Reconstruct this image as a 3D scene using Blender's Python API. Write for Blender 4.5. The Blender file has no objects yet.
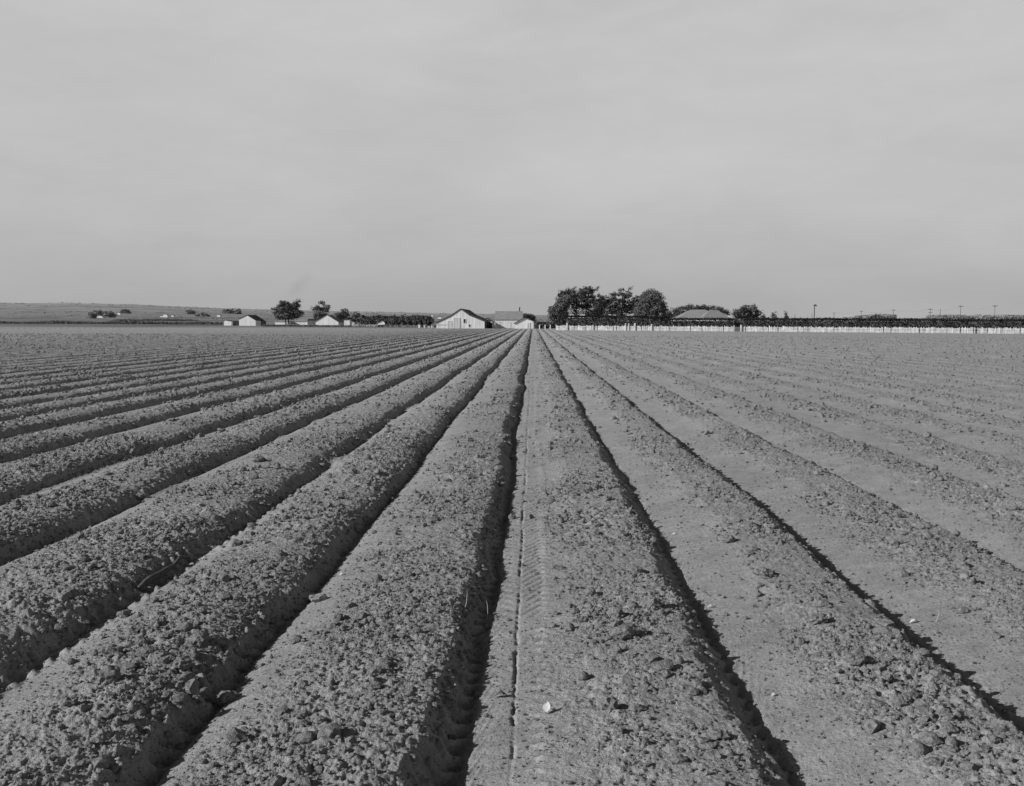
import bpy, bmesh, math, random
import numpy as np
from mathutils import Vector, Matrix

random.seed(7)
RNG = np.random.default_rng(11)
C = bpy.context.scene.collection
PI = math.pi
F = 1057.0                      # focal length in pixels of the 1024 px wide frame
CAMZ = 1.5
PITCH = math.atan(71 / F)       # downward
YAW = math.atan(21 / F)         # to the left
HZ = 322.0
VPX = 533.0

# ------------------------------------------------------------------ camera
cam_d = bpy.data.cameras.new("camera")
cam = bpy.data.objects.new("camera", cam_d)
C.objects.link(cam)
cam.location = (0, 0, CAMZ)
ROLL = math.radians(0.20)
cam.rotation_euler = (Matrix.Rotation(YAW, 3, 'Z') @ Matrix.Rotation(PI / 2 - PITCH, 3, 'X') @ Matrix.Rotation(ROLL, 3, 'Z')).to_euler()
cam_d.sensor_width = 36
cam_d.lens = F / 1024 * 36
cam_d.clip_start = 0.05
cam_d.clip_end = 30000
bpy.context.scene.camera = cam
CR = cam.rotation_euler.to_matrix()


def ray(px, py):
    return CR @ Vector(((px - 512) / F, -(py - 393) / F, -1.0))


def P(px, py, D):
    """world point seen at a photo pixel, at distance D along the furrows"""
    r = ray(px, py)
    k = D / r.y
    return Vector((r.x * k, D, CAMZ + r.z * k))


# ------------------------------------------------------------------ tagging
def tag(o, label=None, cat=None, group=None, kind=None):
    if label: o['label'] = label
    if cat: o['category'] = cat
    if group: o['group'] = group
    if kind: o['kind'] = kind
    return o


def thing(name, label, cat, loc=(0, 0, 0), rz=0.0, group=None):
    o = bpy.data.objects.new(name, None)
    o.empty_display_size = 0.3
    C.objects.link(o)
    o.location = loc
    o.rotation_euler = (0, 0, rz)
    return tag(o, label, cat, group)


def link_mesh(name, me, mat, parent=None):
    if mat is not None:
        me.materials.append(mat)
    o = bpy.data.objects.new(name, me)
    C.objects.link(o)
    if parent is not None:
        o.parent = parent
    return o


class MB:
    def __init__(s):
        s.v = []; s.f = []

    def box(s, x0, x1, y0, y1, z0, z1):
        n = len(s.v)
        s.v += [(x0, y0, z0), (x1, y0, z0), (x1, y1, z0), (x0, y1, z0),
                (x0, y0, z1), (x1, y0, z1), (x1, y1, z1), (x0, y1, z1)]
        s.f += [tuple(n + i for i in q) for q in
                ((0, 3, 2, 1), (4, 5, 6, 7), (0, 1, 5, 4), (1, 2, 6, 5), (2, 3, 7, 6), (3, 0, 4, 7))]
        return s

    def prism(s, poly, y0, y1, axis='y'):
        """poly in (a, z); extruded along y (axis='y') or along x (axis='x', poly in (y, z))"""
        n = len(s.v); k = len(poly)
        for yy in (y0, y1):
            for a, z in poly:
                s.v.append((a, yy, z) if axis == 'y' else (yy, a, z))
        s.f.append(tuple(range(n, n + k)))
        s.f.append(tuple(reversed(range(n + k, n + 2 * k))))
        for i in range(k):
            j = (i + 1) % k
            s.f.append((n + j, n + i, n + k + i, n + k + j))
        return s

    def tube(s, pts, rad, sides=6):
        n0 = len(s.v)
        pts = [Vector(p) for p in pts]
        m = len(pts)
        for i, p in enumerate(pts):
            d = (pts[min(i + 1, m - 1)] - pts[max(i - 1, 0)]).normalized()
            up = Vector((0, 0, 1)) if abs(d.z) < 0.9 else Vector((1, 0, 0))
            a = d.cross(up).normalized(); b = d.cross(a).normalized()
            r = rad[i] if isinstance(rad, (list, tuple)) else rad
            for k in range(sides):
                t = 2 * PI * k / sides
                s.v.append(tuple(p + a * (r * math.cos(t)) + b * (r * math.sin(t))))
        for i in range(m - 1):
            for k in range(sides):
                k2 = (k + 1) % sides
                s.f.append((n0 + i * sides + k, n0 + i * sides + k2,
                            n0 + (i + 1) * sides + k2, n0 + (i + 1) * sides + k))
        s.f.append(tuple(reversed(range(n0, n0 + sides))))
        s.f.append(tuple(range(n0 + (m - 1) * sides, n0 + m * sides)))
        return s

    def build(s, name, mat, parent=None, smooth=False):
        me = bpy.data.meshes.new(name)
        me.from_pydata(s.v, [], s.f)
        bm = bmesh.new(); bm.from_mesh(me)
        bmesh.ops.recalc_face_normals(bm, faces=bm.faces)
        bm.to_mesh(me); bm.free()
        if smooth:
            me.polygons.foreach_set('use_smooth', [True] * len(me.polygons))
        return link_mesh(name, me, mat, parent)


def np_mesh(name, v, loops, nper, mat, parent=None, smooth=False):
    """v (n,3); loops (m,nper)"""
    me = bpy.data.meshes.new(name)
    nf = len(loops)
    me.vertices.add(len(v))
    me.vertices.foreach_set('co', np.ascontiguousarray(v, dtype=np.float32).ravel())
    me.loops.add(nf * nper)
    me.loops.foreach_set('vertex_index', np.ascontiguousarray(loops, dtype=np.int32).ravel())
    me.polygons.add(nf)
    me.polygons.foreach_set('loop_start', np.arange(0, nf * nper, nper, dtype=np.int32))
    try:
        me.polygons.foreach_set('loop_total', np.full(nf, nper, dtype=np.int32))
    except Exception:
        pass
    me.polygons.foreach_set('use_smooth', np.full(nf, smooth, dtype=bool))
    me.update(calc_edges=True)
    return link_mesh(name, me, mat, parent)


# ------------------------------------------------------------------ numpy noise
def _h(ix, iy, seed):
    n = (ix.astype(np.int64) * 374761393 + iy.astype(np.int64) * 668265263 + seed * 2147483647 * 3 + seed * 974711) & 0xffffffff
    n = ((n ^ (n >> 13)) * 1274126177) & 0xffffffff
    n = ((n ^ (n >> 16)) * 2246822519) & 0xffffffff
    n = n ^ (n >> 15)
    return (n & 0xffffff).astype(np.float32) / 16777215.0


def vn(x, y, seed):
    xi = np.floor(x); yi = np.floor(y)
    fx = (x - xi).astype(np.float32); fy = (y - yi).astype(np.float32)
    fx = fx * fx * fx * (fx * (fx * 6 - 15) + 10); fy = fy * fy * fy * (fy * (fy * 6 - 15) + 10)
    a = _h(xi, yi, seed); b = _h(xi + 1, yi, seed); c = _h(xi, yi + 1, seed); d = _h(xi + 1, yi + 1, seed)
    return (a + (b - a) * fx) * (1 - fy) + (c + (d - c) * fx) * fy


def fbm(x, y, seed, octv=4, gain=0.5):
    s = 0; a = 1.0; t = 0
    for o in range(octv):
        s = s + a * (vn(x, y, seed + o * 17) - 0.5); t += a
        x = x * 2.03 + 13.7; y = y * 2.03 - 7.1; a *= gain
    return s / t * 2.0      # about -1..1


def domes(x, y, cell, seed, dens, rmax=0.5):
    """field of irregular clod tops: height in units of the cell size"""
    gx = x / cell; gy = y / cell
    xi = np.floor(gx); yi = np.floor(gy)
    out = np.zeros_like(gx, dtype=np.float32)
    for dx in (-1, 0, 1):
        for dy in (-1, 0, 1):
            cx = xi + dx; cy = yi + dy
            px = cx + 0.15 + 0.7 * _h(cx, cy, seed); py = cy + 0.15 + 0.7 * _h(cx, cy, seed + 1)
            r = (0.18 + (rmax - 0.18) * _h(cx, cy, seed + 2) ** 1.6)
            on = _h(cx, cy, seed + 3) < dens
            sq = 0.7 + 0.6 * _h(cx, cy, seed + 4)
            d2 = ((gx - px) * sq) ** 2 + ((gy - py) / sq) ** 2
            hgt = np.sqrt(np.clip(r * r - d2, 0, None)) * (0.7 + 0.6 * _h(cx, cy, seed + 5))
            out = np.maximum(out, np.where(on, hgt, 0))
    return out


def sstep(a, b, x):
    t = np.clip((x - a) / (b - a), 0, 1)
    return t * t * (3 - 2 * t)


# ------------------------------------------------------------------ the ploughed field as a height function
NEAR = [-7.06, -5.90, -4.58, -3.46, -2.23, -1.265, -0.195, 0.949, 1.950, 3.149, 4.304]
FUR = list(NEAR)
while FUR[0] > -330: FUR.insert(0, FUR[0] - 1.14)
while FUR[-1] < 330: FUR.append(FUR[-1] + 1.14)
FUR = np.array(FUR, dtype=np.float64)
FIELD_END = 243.0
PU = np.array([0.00, 0.07, 0.16, 0.26, 0.36, 0.46, 0.60, 0.74, 0.83, 0.88, 0.92, 0.96, 1.00])
# right-hand beds: smooth tyre-pressed flank on the left, steep crumbly drop on the right
PZR = np.array([-.095, -.082, -.068, -.052, -.035, -.012, .002, .009, .005, -.030, -.095, -.122, -.095])
# left-hand beds: rounder, the right flank falls away more gently
PZL = np.array([-.100, -.070, -.045, -.025, -.008, .006, .015, .009, -.012, -.042, -.110, -.145, -.100])


def bed_coords(x, y):
    xw = x + 0.030 * np.sin(y * 0.43 + 0.7) * np.exp(-y / 60) + 0.05 * (vn(x * 0.5 + 3, y * 0.35, 5) - 0.5) \
        + 0.016 * (vn(x * 1.5, y * 1.6, 6) - 0.5) + 0.010 * (vn(x * 5, y * 6, 7) - 0.5)
    k = np.clip(np.searchsorted(FUR, xw) - 1, 0, len(FUR) - 2)
    S = FUR[k + 1] - FUR[k]
    u = (xw - FUR[k]) / S
    return k, u, S


def Hf(x, y, full=True):
    """height and roughness of the field"""
    x = np.asarray(x, dtype=np.float64); y = np.asarray(y, dtype=np.float64)
    k, u, S = bed_coords(x, y)
    wl = sstep(0.3, -1.6, x)
    slump = 0.055 * (vn(x * 1.2, y * 1.1, 12) - 0.5) + 0.035 * (vn(x * 3, y * 4.5, 13) - 0.5) + 0.02 * (vn(x * 9, y * 14, 14) - 0.5)
    uo = u
    u = u + slump * sstep(.62, .84, u) * (1 - sstep(.93, 1.0, u))
    z = np.interp(u, PU, PZR) * (1 - wl) + np.interp(u, PU, PZL) * wl
    rk = _h(k, k * 0 + 3, 91)
    # right of the fourth furrow the beds are lower and softer
    soft = sstep(2.2, 4.0, x)
    z = z * (1 - 0.34 * soft)
    z = z * (1 - 0.45 * sstep(10, 22, np.abs(x)))
    z = -.095 + (z + .095) * (0.92 + 0.20 * rk)
    z = z + 0.018 * (vn(x * 0.8, y * 0.5, 21) - 0.5) + 0.012 * (vn(x * 3, y * 2.4, 22) - 0.5) * sstep(0.2, 0.5, u)
    # roughness: 0 on the pressed flank, 1 on the crumbly crown and drop
    edge = 0.30 + 0.22 * (vn(x * 0.6 + k * 7.3, y * 0.9, 31) - 0.5) - 0.16 * wl + 0.05 * (vn(x * 5, y * 6, 32) - 0.5)
    rough = sstep(edge - 0.14, edge + 0.24, u) * (1 - 0.8 * sstep(0.885 + .05 * wl, 0.94 + .04 * wl, u))
    patch = 0.65 * vn(x * 1.3 + 5, y * 0.9, 33) + 0.35 * vn(x * 4 + 5, y * 3.5, 34)
    rough = rough * (0.18 + 1.15 * patch)
    rough = np.maximum(rough, 0.02)
    if full:
        wx = x + 0.012 * fbm(x * 22, y * 22, 41, 2); wy = y + 0.012 * fbm(x * 22 + 9, y * 22, 42, 2)
        near = 1 - sstep(25, 60, y)
        h = (0.020 * fbm(x * 7, y * 7, 51, 5, 0.66) + 0.018 * fbm(x * 26, y * 26, 53, 3, 0.75) * near) * rough
        h = h + (0.0010 + .0032 * rough) * fbm(x * 40, y * 40, 52, 3, 0.8) * near
        h = h + rough * 0.45 * 0.14 * domes(wx, wy, 0.14, 61, 0.10 + 0.22 * patch, 0.34) * sstep(0.55, 1.0, rough + 0.2)
        h = h + rough * 0.50 * 0.065 * domes(wx, wy, 0.065, 62, 0.10 + .25 * patch, 0.42)
        h = h + np.minimum(rough * 1.3, 1) * 0.65 * 0.028 * domes(wx, wy, 0.028, 63, 0.50, 0.5) * near
        far = sstep(18, 50, y)
        h = h + rough * far * 0.10 * 0.4 * domes(x, y * 0.5, 0.25, 64, 0.5, 0.5)
        z = z + h
        # tyre lugs pressed into the furrow bottoms and the flank beside the second furrow
        lug = np.sin(2 * PI * (y / 0.155 + 1.5 * ((u + 0.04) % 1.0 - 0.0) ** 2 * 3))
        lug = np.clip(lug, -0.25, 1.0)
        # furrow bed, curved ribs
        fx = np.where(u > 0.5, u - 1, u)                     # signed distance from the lit line
        phase = y / 0.15 - 14 * (fx * S + 0.09) ** 2 / 0.15 * 1.2
        ribs = np.clip(np.sin(2 * PI * phase + 1.2 * vn(x * 4, y * 2, 73)) + 0.15, 0, 1.2) ** 1.5 * (0.4 + 0.9 * vn(x * 3, y * 3.3, 74))
        inb = sstep(-0.150, -0.10, fx * S) * (1 - 0.93 * sstep(-0.05, -0.015, fx * S)) * (1 - sstep(0.02, 0.09, fx * S))
        lugk = np.where((FUR[k] * 0 + FUR[np.clip(k + (fx < 0), 0, len(FUR) - 1)]) < 2.5, 1.0, 0.5)
        z = z + 0.030 * ribs * inb * lugk * near
        z = z - np.where(k + (fx < 0) == int(np.argmin(np.abs(FUR + 0.195))), 0.028, 0) * sstep(-.21, -.13, fx * S) * (1 - sstep(-.07, 0.01, fx * S))
        # chevrons on the left beds' furrow flank
        ph2 = y / 0.17 + fx * S * 5.5
        chev = np.clip(np.sin(2 * PI * ph2) + 0.1, 0, 1.1)
        z = z + 0.026 * (0.3 + 1.1 * vn(x * 2, y * 2.3, 75)) * chev * sstep(-0.16, -0.11, fx * S) * (1 - sstep(0.0, 0.045, fx * S)) * (np.abs(x + 2.23) < .5) * (1 - sstep(5.5, 12, y)) * near
        # tread row either side of the narrow groove
        i2 = int(np.argmin(np.abs(FUR + 0.195)))
        m2 = (k == i2)
        us = u * S
        xg = x + 0.225 + 0.012 * (vn(x * 0, y * 1.3, 76) - 0.5) + 0.008 * (vn(x * 0, y * 9, 77) - 0.5)
        g = np.exp(-((xg - 0.150) / 0.008) ** 2) * (0.15 + 1.0 * sstep(.35, .75, vn(x * 0, y * 2.1, 71) * .45 + .55 * vn(x * 0, y * 22, 78)))
        z = z - np.where(m2, 0.017 * g, 0) * near
        ph3 = y / 0.105 + 3.0 * (us - 0.2)
        tr = np.clip(np.sin(2 * PI * ph3), 0, 1) ** 2 * np.exp(-((us - 0.265) / 0.035) ** 2) * (0.3 + vn(x * 0, y * 5, 72))
        tr = tr + 0.55 * np.clip(np.sin(2 * PI * (y / 0.13 - 2 * us)), 0, 1) ** 3 * np.exp(-((us - 0.08) / 0.05) ** 2)
        # lug prints sweeping from the groove to the right, and fainter ones to its left
        pr = (np.sin(2 * PI * (y / 0.125 - 1.6 * (xg - 0.15) / 0.12)) > 0.25) * sstep(.155, .175, xg) * (1 - sstep(.27, .31, xg))
        pl = (np.sin(2 * PI * (y / 0.125 + 1.3 * (xg - 0.15) / 0.12)) > 0.35) * sstep(.02, .05, xg) * (1 - sstep(.12, .145, xg))
        fade = 0.25 + 1.1 * vn(x * 4, y * 2.6, 79)
        z = z - np.where(m2, (0.0055 * pr * sstep(.15, .23, xg + .03 * vn(x * 0, y * 7, 83)) + 0.003 * pl) * fade * sstep(.25, .6, vn(x * 9, y * 9, 84) * .5 + .5 * vn(x * 2, y * 1.7, 85)), 0) * near
        z = z + np.where(m2, 0.014 * tr, 0) * near
        # light scuffs on the flank right of the fourth furrow
        m3 = (k == i2 + 2)
        sc = np.clip(np.sin(2 * PI * (y / 0.16 - 2.5 * us)), 0, 1) ** 2 * np.exp(-((us - 0.16) / 0.09) ** 2)
        z = z + np.where(m3 | (k == i2 + 1), 0.008 * sc, 0) * near
        # little washed-in heaps in the left furrows
        heap = sstep(0.60, 0.85, vn(x * 0.8 + 11, y * 1.25, 81)) * np.exp(-((fx * S + 0.04) / 0.07) ** 2)
        z = z + 0.035 * heap * sstep(-0.6, -1.1, x) * near
    # the field eases to its level edge
    z = z * (1 - sstep(238, 243, y)) - 0.03 * sstep(238, 243, y)
    return z.astype(np.float32), rough.astype(np.float32)


def gz(x, y):
    z, r = Hf(np.array([x]), np.array([y]), True)
    return float(z[0])


def on_ground(px, py):
    r = ray(px, py)
    z = -0.04
    for _ in range(12):
        k = (z - CAMZ) / r.z
        x, y = r.x * k, r.y * k
        z = 0.5 * z + 0.5 * gz(x, y)
    return Vector((x, y, gz(x, y)))


# ------------------------------------------------------------------ materials (black-and-white film: all neutral greys)
def mat(name):
    m = bpy.data.materials.new(name); m.use_nodes = True
    nt = m.node_tree
    b = nt.nodes['Principled BSDF']
    b.inputs['Roughness'].default_value = 0.95
    b.inputs['Specular IOR Level'].default_value = 0.1
    return m, nt, b


def N(nt, t, **kw):
    n = nt.nodes.new(t)
    for k, v in kw.items(): setattr(n, k, v)
    return n


def ramp(nt, src, stops):
    r = N(nt, 'ShaderNodeValToRGB')
    e = r.color_ramp.elements
    while len(e) < len(stops): e.new(0.5)
    for i, (p, v) in enumerate(stops):
        e[i].position = p; e[i].color = (v, v, v, 1)
    nt.links.new(src, r.inputs['Fac'])
    return r


def math_n(nt, op, a, b=None, clamp=False):
    n = N(nt, 'ShaderNodeMath', operation=op); n.use_clamp = clamp
    for i, s in enumerate((a, b)):
        if s is None: continue
        if isinstance(s, (int, float)): n.inputs[i].default_value = s
        else: nt.links.new(s, n.inputs[i])
    return n.outputs[0]


def noise(nt, scale, detail=4, rough=0.6, vec=None, dist=0.0):
    n = N(nt, 'ShaderNodeTexNoise')
    n.inputs['Scale'].default_value = scale
    n.inputs['Detail'].default_value = detail
    n.inputs['Roughness'].default_value = rough
    n.inputs['Distortion'].default_value = dist
    if vec is not None: nt.links.new(vec, n.inputs['Vector'])
    return n


def geo_pos(nt, scale=(1, 1, 1)):
    g = N(nt, 'ShaderNodeNewGeometry')
    m = N(nt, 'ShaderNodeMapping'); m.inputs['Scale'].default_value = scale
    nt.links.new(g.outputs['Position'], m.inputs['Vector'])
    return m.outputs[0]


def simple(name, lo, hi, scale=3.0, scl=(1, 1, 1), rough=0.9, bump=0.0, obj=False):
    m, nt, b = mat(name)
    if obj:
        tc = N(nt, 'ShaderNodeTexCoord'); mp = N(nt, 'ShaderNodeMapping'); mp.inputs['Scale'].default_value = scl
        nt.links.new(tc.outputs['Object'], mp.inputs['Vector']); v = mp.outputs[0]
    else:
        v = geo_pos(nt, scl)
    n = noise(nt, scale, 5, 0.65, v)
    r = ramp(nt, n.outputs['Fac'], [(0.3, lo), (0.7, hi)])
    nt.links.new(r.outputs['Color'], b.inputs['Base Color'])
    b.inputs['Roughness'].default_value = rough
    if bump:
        bp = N(nt, 'ShaderNodeBump'); bp.inputs['Distance'].default_value = bump; bp.inputs['Strength'].default_value = 1
        nt.links.new(n.outputs['Fac'], bp.inputs['Height']); nt.links.new(bp.outputs[0], b.inputs['Normal'])
    return m


SOIL = 0.285


def soil_material():
    m, nt, b = mat('tilled_soil')
    pos = geo_pos(nt)
    att = N(nt, 'ShaderNodeAttribute'); att.attribute_name = 'rough'
    n1 = noise(nt, 0.35, 4, 0.6, pos); n2 = noise(nt, 55, 4, 0.75, pos); n3 = noise(nt, 6, 5, 0.7, pos)
    n4 = noise(nt, 0.9, 5, 0.75, pos)
    # base tone
    base = ramp(nt, n1.outputs['Fac'], [(0.3, SOIL * 0.92), (0.7, SOIL * 1.08)])
    g2 = ramp(nt, n2.outputs['Fac'], [(0.28, 0.68), (0.5, 1.0), (0.72, 1.28)])
    g3 = ramp(nt, n3.outputs['Fac'], [(0.3, 0.82), (0.7, 1.16)])
    g4 = ramp(nt, n4.outputs['Fac'], [(0.3, 0.90), (0.7, 1.10)])
    c = math_n(nt, 'MULTIPLY', base.outputs['Color'], g2.outputs['Color'])
    c = math_n(nt, 'MULTIPLY', c, g3.outputs['Color'])
    c = math_n(nt, 'MULTIPLY', c, g4.outputs['Color'])
    g5 = ramp(nt, noise(nt, 1.0, 3, 0.8, geo_pos(nt, (3.2, .55, 0))).outputs['Fac'], [(0.34, 0.60), (0.46, 1.02), (0.7, 1.28)])  # distant clod shadows painted into the soil colour as dark specks
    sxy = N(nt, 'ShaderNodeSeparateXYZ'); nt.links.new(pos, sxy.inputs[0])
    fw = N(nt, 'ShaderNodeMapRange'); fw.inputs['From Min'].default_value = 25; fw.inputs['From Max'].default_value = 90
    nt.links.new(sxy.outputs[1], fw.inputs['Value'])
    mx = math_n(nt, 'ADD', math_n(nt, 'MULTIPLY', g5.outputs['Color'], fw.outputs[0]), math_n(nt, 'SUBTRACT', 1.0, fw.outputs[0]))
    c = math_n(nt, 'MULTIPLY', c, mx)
    rr = ramp(nt, att.outputs['Fac'], [(0.0, 1.0), (0.7, 1.10)])
    c = math_n(nt, 'MULTIPLY', c, rr.outputs['Color'])
    # pale grit
    sp = N(nt, 'ShaderNodeTexVoronoi'); sp.inputs['Scale'].default_value = 38; nt.links.new(pos, sp.inputs['Vector'])
    sr = ramp(nt, sp.outputs['Distance'], [(0.06, 1.0), (0.12, 0.0)])
    sn = noise(nt, 17, 2, 0.5, pos); sg = ramp(nt, sn.outputs['Fac'], [(0.60, 0.0), (0.66, 0.12)])
    grit = math_n(nt, 'MULTIPLY', sr.outputs['Color'], sg.outputs['Color'])
    c = math_n(nt, 'ADD', c, grit)
    nt.links.new(c, b.inputs['Base Color'])
    h = math_n(nt, 'ADD', math_n(nt, 'MULTIPLY', n2.outputs['Fac'], 0.022), math_n(nt, 'MULTIPLY', noise(nt, 160, 3, 0.8, pos).outputs['Fac'], 0.004))
    rs = ramp(nt, att.outputs['Fac'], [(0.0, 0.45), (0.5, 1.0)])
    h = math_n(nt, 'MULTIPLY', h, rs.outputs['Color'])
    bp = N(nt, 'ShaderNodeBump'); bp.inputs['Strength'].default_value = 1.0; bp.inputs['Distance'].default_value = 1.0
    nt.links.new(h, bp.inputs['Height']); nt.links.new(bp.outputs[0], b.inputs['Normal'])
    b.inputs['Roughness'].default_value = 1.0; b.inputs['Specular IOR Level'].default_value = 0.0
    return m


M = {}
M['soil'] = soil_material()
M['clod'] = simple('clod_soil', SOIL * 0.45, SOIL * 1.0, 60, bump=0.022)
M['clod'].node_tree.nodes['Principled BSDF'].inputs['Specular IOR Level'].default_value = 0.0
M['clod_pale'] = simple('pale_clod_soil', 0.22, 0.30, 40, bump=0.006)
M['leafdry'] = simple('dry_leaf', 0.38, 0.55, 60)
M['straw'] = simple('straw', 0.35, 0.55, 60)
M['stick'] = simple('bark_stick', 0.05, 0.12, 50, bump=0.003)
M['bark'] = simple('bark', 0.06, 0.12, 4)
M['leaf_dark'] = simple('cypress_leaf', 0.045, 0.14, 0.9)
M['leaf_mid'] = simple('broad_leaf', 0.07, 0.19, 0.9)
M['leaf_grey'] = simple('eucalyptus_leaf', 0.09, 0.19, 0.9)
M['leaf_hedge'] = simple('hedge_leaf', 0.008, 0.042, 0.45)
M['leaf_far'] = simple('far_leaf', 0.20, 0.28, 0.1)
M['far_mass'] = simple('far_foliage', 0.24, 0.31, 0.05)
M['dark'] = simple('dark_opening', 0.015, 0.03, 2)
M['roof_dark'] = simple('dark_shingles', 0.06, 0.11, 1.5, (1, 1, 6))
M['roof_grey'] = simple('grey_shingles', 0.17, 0.24, 1.2, (1, 1, 5))
M['roof_pale'] = simple('pale_shingles', 0.20, 0.30, 1.2, (1, 1, 6))
M['roof_mid'] = simple('weathered_roof', 0.20, 0.30, 1.0, (1, 1, 4))
M['shadewood'] = simple('bare_and_shaded_boards', 0.07, 0.16, 2.0, (3, 3, 0.2))
M['door_grey'] = simple('weathered_door', 0.46, 0.66, 1.5, (3, 3, .3))
M['pole'] = simple('pole_wood', 0.06, 0.10, 3, (4, 4, 0.4))
M['wire'] = simple('wire_metal', 0.10, 0.14, 3)
M['glass_dark'] = simple('window_glass', 0.03, 0.06, 2, rough=0.2)


def boards(name, lo, hi, width=0.3):
    m, nt, b = mat(name)
    pos = geo_pos(nt)
    n = noise(nt, 1.1, 6, 0.7, geo_pos(nt, (2.2, 2.2, 0.35)))
    r = ramp(nt, n.outputs['Fac'], [(0.25, lo), (0.6, hi)])
    sx = N(nt, 'ShaderNodeSeparateXYZ'); nt.links.new(pos, sx.inputs[0])
    s = math_n(nt, 'ADD', sx.outputs[0], sx.outputs[1])
    fr = math_n(nt, 'FRACT', math_n(nt, 'DIVIDE', s, width))
    seam = ramp(nt, fr, [(0.0, 0.72), (0.10, 1.0)])
    c = math_n(nt, 'MULTIPLY', r.outputs['Color'], seam.outputs['Color'])
    cell = math_n(nt, 'FLOOR', math_n(nt, 'DIVIDE', s, width))
    wn = N(nt, 'ShaderNodeTexWhiteNoise', noise_dimensions='1D'); nt.links.new(cell, wn.inputs['W'])
    wr = ramp(nt, wn.outputs['Value'], [(0.0, 0.86), (1.0, 1.0)])
    c = math_n(nt, 'MULTIPLY', c, wr.outputs['Color'])
    nt.links.new(c, b.inputs['Base Color'])
    return m


M['white_boards'] = boards('whitewashed_boards', 0.56, 0.84)
M['white_paint'] = boards('white_paint', 0.66, 0.86, 0.2)
M['picket'] = simple('weathered_white_paint', 0.42, 0.86, 1.8)
M['picket_old'] = simple('bare_rail', 0.22, 0.45, 1.4)


def land_material():
    m, nt, b = mat('land')
    g = N(nt, 'ShaderNodeNewGeometry')
    sx = N(nt, 'ShaderNodeSeparateXYZ'); nt.links.new(g.outputs['Position'], sx.inputs[0])
    # long thin fields: bands across the view, mixed with noise
    n1 = noise(nt, 1.0, 4, 0.6, geo_pos(nt, (0.0011, 0.006, 0)))
    n2 = noise(nt, 1.0, 6, 0.8, geo_pos(nt, (0.009, 0.004, 0)))
    n3 = noise(nt, 1.0, 4, 0.7, geo_pos(nt, (0.05, 0.03, 0)))
    r1 = ramp(nt, n1.outputs['Fac'], [(0.35, 0.135), (0.47, 0.165), (0.5, 0.20), (0.65, 0.22)])
    r2 = ramp(nt, n2.outputs['Fac'], [(0.38, 0.62), (0.48, 1.0), (0.64, 1.3)])
    r3 = ramp(nt, n3.outputs['Fac'], [(0.3, 0.88), (0.7, 1.10)])
    c = math_n(nt, 'MULTIPLY', math_n(nt, 'MULTIPLY', r1.outputs['Color'], r2.outputs['Color']), r3.outputs['Color'])
    # aerial haze painted into the land colour, lighter towards the far hills
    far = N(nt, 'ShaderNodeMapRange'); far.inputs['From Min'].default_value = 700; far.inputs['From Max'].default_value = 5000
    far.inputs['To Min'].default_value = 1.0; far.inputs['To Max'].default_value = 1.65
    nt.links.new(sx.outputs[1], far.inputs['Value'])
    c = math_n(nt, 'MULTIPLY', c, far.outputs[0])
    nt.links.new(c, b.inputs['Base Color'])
    b.inputs['Specular IOR Level'].default_value = 0
    return m


M['land'] = land_material()

# ------------------------------------------------------------------ field mesh: one fan-shaped sheet, finer near the viewer
ys = []
y = 0.9
while y < 3.0: ys.append(y); y += 0.02
while y < 10: ys.append(y); y += 0.0019 * y
while y < 40: ys.append(y); y += 0.0026 * y
while y < FIELD_END: ys.append(y); y += 0.0026 * y * (y / 40)
ys.append(FIELD_END)
ys = np.array(ys)
NX = 1900
ts = np.linspace(-0.80, 0.80, NX)
Y = np.repeat(ys[:, None], NX, 1)
X = ts[None, :] * (Y + 1.2)
Z = np.empty_like(X, dtype=np.float32); R = np.empty_like(Z)
for i in range(0, len(ys), 200):
    Z[i:i + 200], R[i:i + 200] = Hf(X[i:i + 200], Y[i:i + 200], True)
v = np.stack([X, Y, Z], -1).reshape(-1, 3)
ny = len(ys)
idx = np.arange(ny * NX, dtype=np.int32).reshape(ny, NX)
q = np.stack([idx[:-1, :-1], idx[:-1, 1:], idx[1:, 1:], idx[1:, :-1]], -1).reshape(-1, 4)
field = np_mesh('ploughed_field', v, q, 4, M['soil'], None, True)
at = field.data.attributes.new('rough', 'FLOAT', 'POINT')
at.data.foreach_set('value', R.ravel())
tag(field, kind='structure')
print('field verts', len(v))
del v, q, idx, X, Y, Z, R

# ------------------------------------------------------------------ land beyond: slopes gently up to low hills
RIDGE_PX = [-900, -300, 57, 130, 200, 250, 400, 480, 540, 640, 760, 900, 1100, 2000]
RIDGE_PY = [300, 303, 303, 304.5, 308, 309.8, 312.8, 313.8, 315, 316.0, 318.2, 318.5, 318, 317]
MID_PY = [316, 317, 318, 318.3, 318.8, 319, 319.6, 320, 320.2, 320.4, 320.6, 320.6, 320.6, 320.6]


def land_z(x, y):
    px = VPX + F * x / np.maximum(y, 1)
    hz = HZ + (px - VPX) * math.tan(ROLL)
    er = (hz - np.interp(px, RIDGE_PX, RIDGE_PY)) / F
    em = (hz - np.interp(px, RIDGE_PX, MID_PY)) / F
    e0 = -(CAMZ + 0.03) / 245
    L = np.log(np.maximum(y, 245))
    e = e0 + (em - e0) * np.clip((L - math.log(245)) / (math.log(1400) - math.log(245)), 0, 1) ** 0.9
    e = e + (er - em) * sstep(math.log(1400), math.log(6000), L)
    rough = fbm(x * 0.0011, y * 0.0009, 201, 5, 0.55)
    e = e + rough * 0.0011 * sstep(1500, 5000, y)
    e = e - 0.02 * sstep(6200, 9000, y)
    z = CAMZ + e * y
    return np.where(y < 244.5, -0.32, z)


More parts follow.
